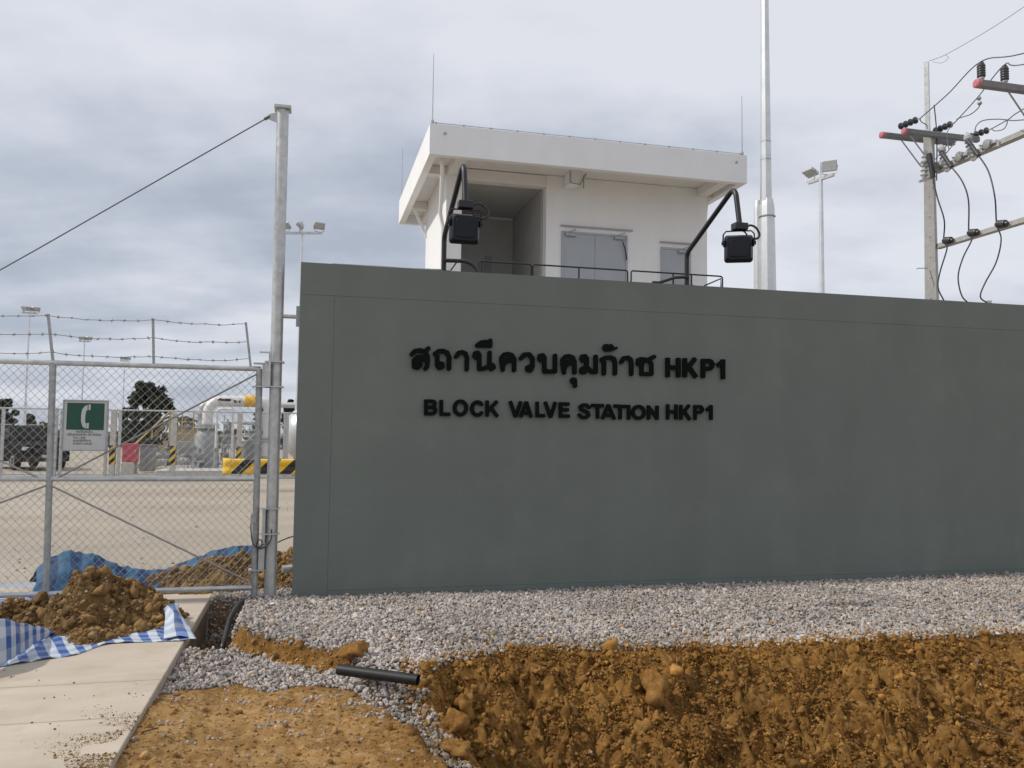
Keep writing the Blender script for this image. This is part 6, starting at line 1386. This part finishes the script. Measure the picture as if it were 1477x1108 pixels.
# trees and the far edge of the yard
def tree(px_, pybase, pytop, Y, halfw_px, lab, m, n_leaf, seed, cat='tree', name='broadleaf_tree', group='trees beyond the yard', leaf=0.22):
    r = np.random.default_rng(seed); p = P(px_, 600, Y); H = P(px_, pytop, Y)[2]; Wd = halfw_px * Y / FPX; x, y = p[0], p[1]
    t = thing(name, lab, cat, (x, y, 0), 'X', group=group)
    b = MB(); b.tube(smooth_path([(x, y, 0), (x + 0.05 * Wd, y, H * 0.3), (x - 0.05 * Wd, y, H * 0.6), (x, y, H * 0.85)], 4), [0.04 * H * (1 - 0.8 * i / 12) for i in range(13)], 8)
    for k in range(7):
        q = r.uniform(0, 6.28); z = H * r.uniform(0.25, 0.6); e = np.array((x + Wd * 0.7 * math.cos(q), y + Wd * 0.7 * math.sin(q), z + H * 0.25)); b.tube(smooth_path([(x, y, z), (x + Wd * 0.3 * math.cos(q), y + Wd * 0.3 * math.sin(q), z + H * 0.08), e], 3), [0.016 * H * (1 - 0.8 * i / 6) for i in range(7)], 5)
    b.build('trunk', M['bark'], t)
    nb = 80; cl = []
    for k in range(nb):
        u, q = r.uniform(-1, 1), r.uniform(0, 6.28); rr_ = r.uniform(0.15, 1.12); hz = 0.52 + 0.45 * u; wz = math.sqrt(max(0.05, 1 - ((hz - 0.38) / 0.62) ** 2)) ** 1.15
        cl.append((x + Wd * 0.78 * wz * rr_ * math.cos(q), y + Wd * 0.78 * wz * rr_ * math.sin(q), H * hz, Wd * r.uniform(0.09, 0.26)))
    cl = np.array(cl); k = r.integers(0, nb, n_leaf); d = r.normal(size=(n_leaf, 3)); d /= np.linalg.norm(d, axis=1)[:, None]; rad = r.random(n_leaf) ** 0.45
    c = cl[k, :3] + d * (cl[k, 3] * rad)[:, None]; R = rotations(n_leaf, r); s_ = leaf * r.uniform(0.6, 1.3, n_leaf)
    q0 = np.array([(-1, 0, 0), (0, -0.42, 0.1), (1, 0, 0), (0, 0.42, 0.1)]); V = np.einsum('nij,kj->nki', R, q0) * s_[:, None, None] + c[:, None, :]; F = np.arange(n_leaf * 4).reshape(-1, 4)
    raw_mesh('crown', V.reshape(-1, 3), F, m, parent=t, smooth=False); return t
tree(212, 622, 553, 72, 41, 'large dark round tree rising beyond the yard behind the red box', M['leaf'], 14000, 61)
tree(8, 622, 577, 78, 24, 'dark tree at the left frame edge above the parked car', M['leaf'], 8000, 62)
tree(44, 622, 598, 90, 12, 'small olive tree beyond the parked car, right of the left-edge tree', M['leaf2'], 2500, 63)
tree(64, 622, 609, 95, 12, 'low bushy tree just left of the gate\'s middle stile', M['leaf2'], 2200, 64)
tree(98, 622, 607, 95, 10, 'low tree half hidden by the green telephone sign', M['leaf2'], 2200, 65)
tree(418, 628, 575, 80, 14, 'dark tree top showing between the gate post and the wall', M['leaf'], 3500, 66)
tree(378, 626, 588, 95, 16, 'olive tree far behind the pipework near the gate post', M['leaf2'], 3000, 69)
def palm(px_, pytop, Y, seed):
    r = np.random.default_rng(seed); p = P(px_, 600, Y); H = P(px_, pytop, Y)[2]; x, y = p[0], p[1]
    t = thing('palm_tree', 'small palm with drooping fronds right of the large dark tree', 'palm', (x, y, 0), 'X')
    b = MB(); b.tube([(x, y, 0), (x + 0.1, y, H * 0.5), (x, y, H * 0.82)], [0.2, 0.15, 0.12], 8); b.build('trunk', M['bark'], t)
    b = MB()
    for k in range(17):
        q = r.uniform(0, 6.28); L = r.uniform(1.3, 2.0); up = r.uniform(0.1, 0.9); pts = [np.array((x + math.cos(q) * L * f, y + math.sin(q) * L * f, H * 0.82 + up * f * 1.2 - 1.5 * f * f)) for f in np.linspace(0, 1, 7)]
        sd = np.array((-math.sin(q), math.cos(q), 0))
        for i in range(6):
            a, c = pts[i], pts[i + 1]; w = 0.30 * (1 - i / 7)
            for sg in (-1, 1): b.add([a, c, c + sd * w * sg + (0, 0, -0.18), a + (c - a) * 0.4 + sd * w * sg + (0, 0, -0.16)], [(0, 1, 2, 3)])
    b.build('fronds', M['leaf'], t, fix=False, smooth=None)
palm(262, 592, 62, 71)
def hedge():
    r = np.random.default_rng(91); n = 42000; x = r.uniform(-95, -22, n); H = 0.7 + 1.1 * (fbm(x * 0.25, x * 0 + 2.0, 3, 5) + 0.5); y = 84 + 0.25 * (x + 60) * 0 + r.uniform(-1.2, 1.2, n); z = H * r.random(n) ** 0.6
    R = rotations(n, r); s_ = r.uniform(0.12, 0.28, n); q0 = np.array([(-1, 0, 0), (0, -0.45, 0.1), (1, 0, 0), (0, 0.45, 0.1)])
    V = np.einsum('nij,kj->nki', R, q0) * s_[:, None, None] + np.stack([x, y, z], 1)[:, None, :]
    o = raw_mesh('far_hedge', V.reshape(-1, 3), np.arange(n * 4).reshape(-1, 4), M['hedge'], frame='X', smooth=False); tag(o, kind='stuff')
hedge()
def boundary():
    y = 80.0; t = thing('perimeter_fence', 'far low perimeter fence with angled tops beyond the parked car', 'fence', (-60, y, 0), 'X')
    for i in range(46): x = -88 + i * 1.6; b = MB(); b.tube([(x, y, 0), (x, y, 1.75), (x + 0.0, y - 0.45, 2.2)], 0.06, 6); b.build('post', M['concwhite'], t, frame='X')
    b = MB(); b.box(-90, -14, y + 0.2, y + 0.32, 0, 1.5); b.build('panel', M['hedge'], t, frame='X')
boundary()
print('objects', len(bpy.data.objects))
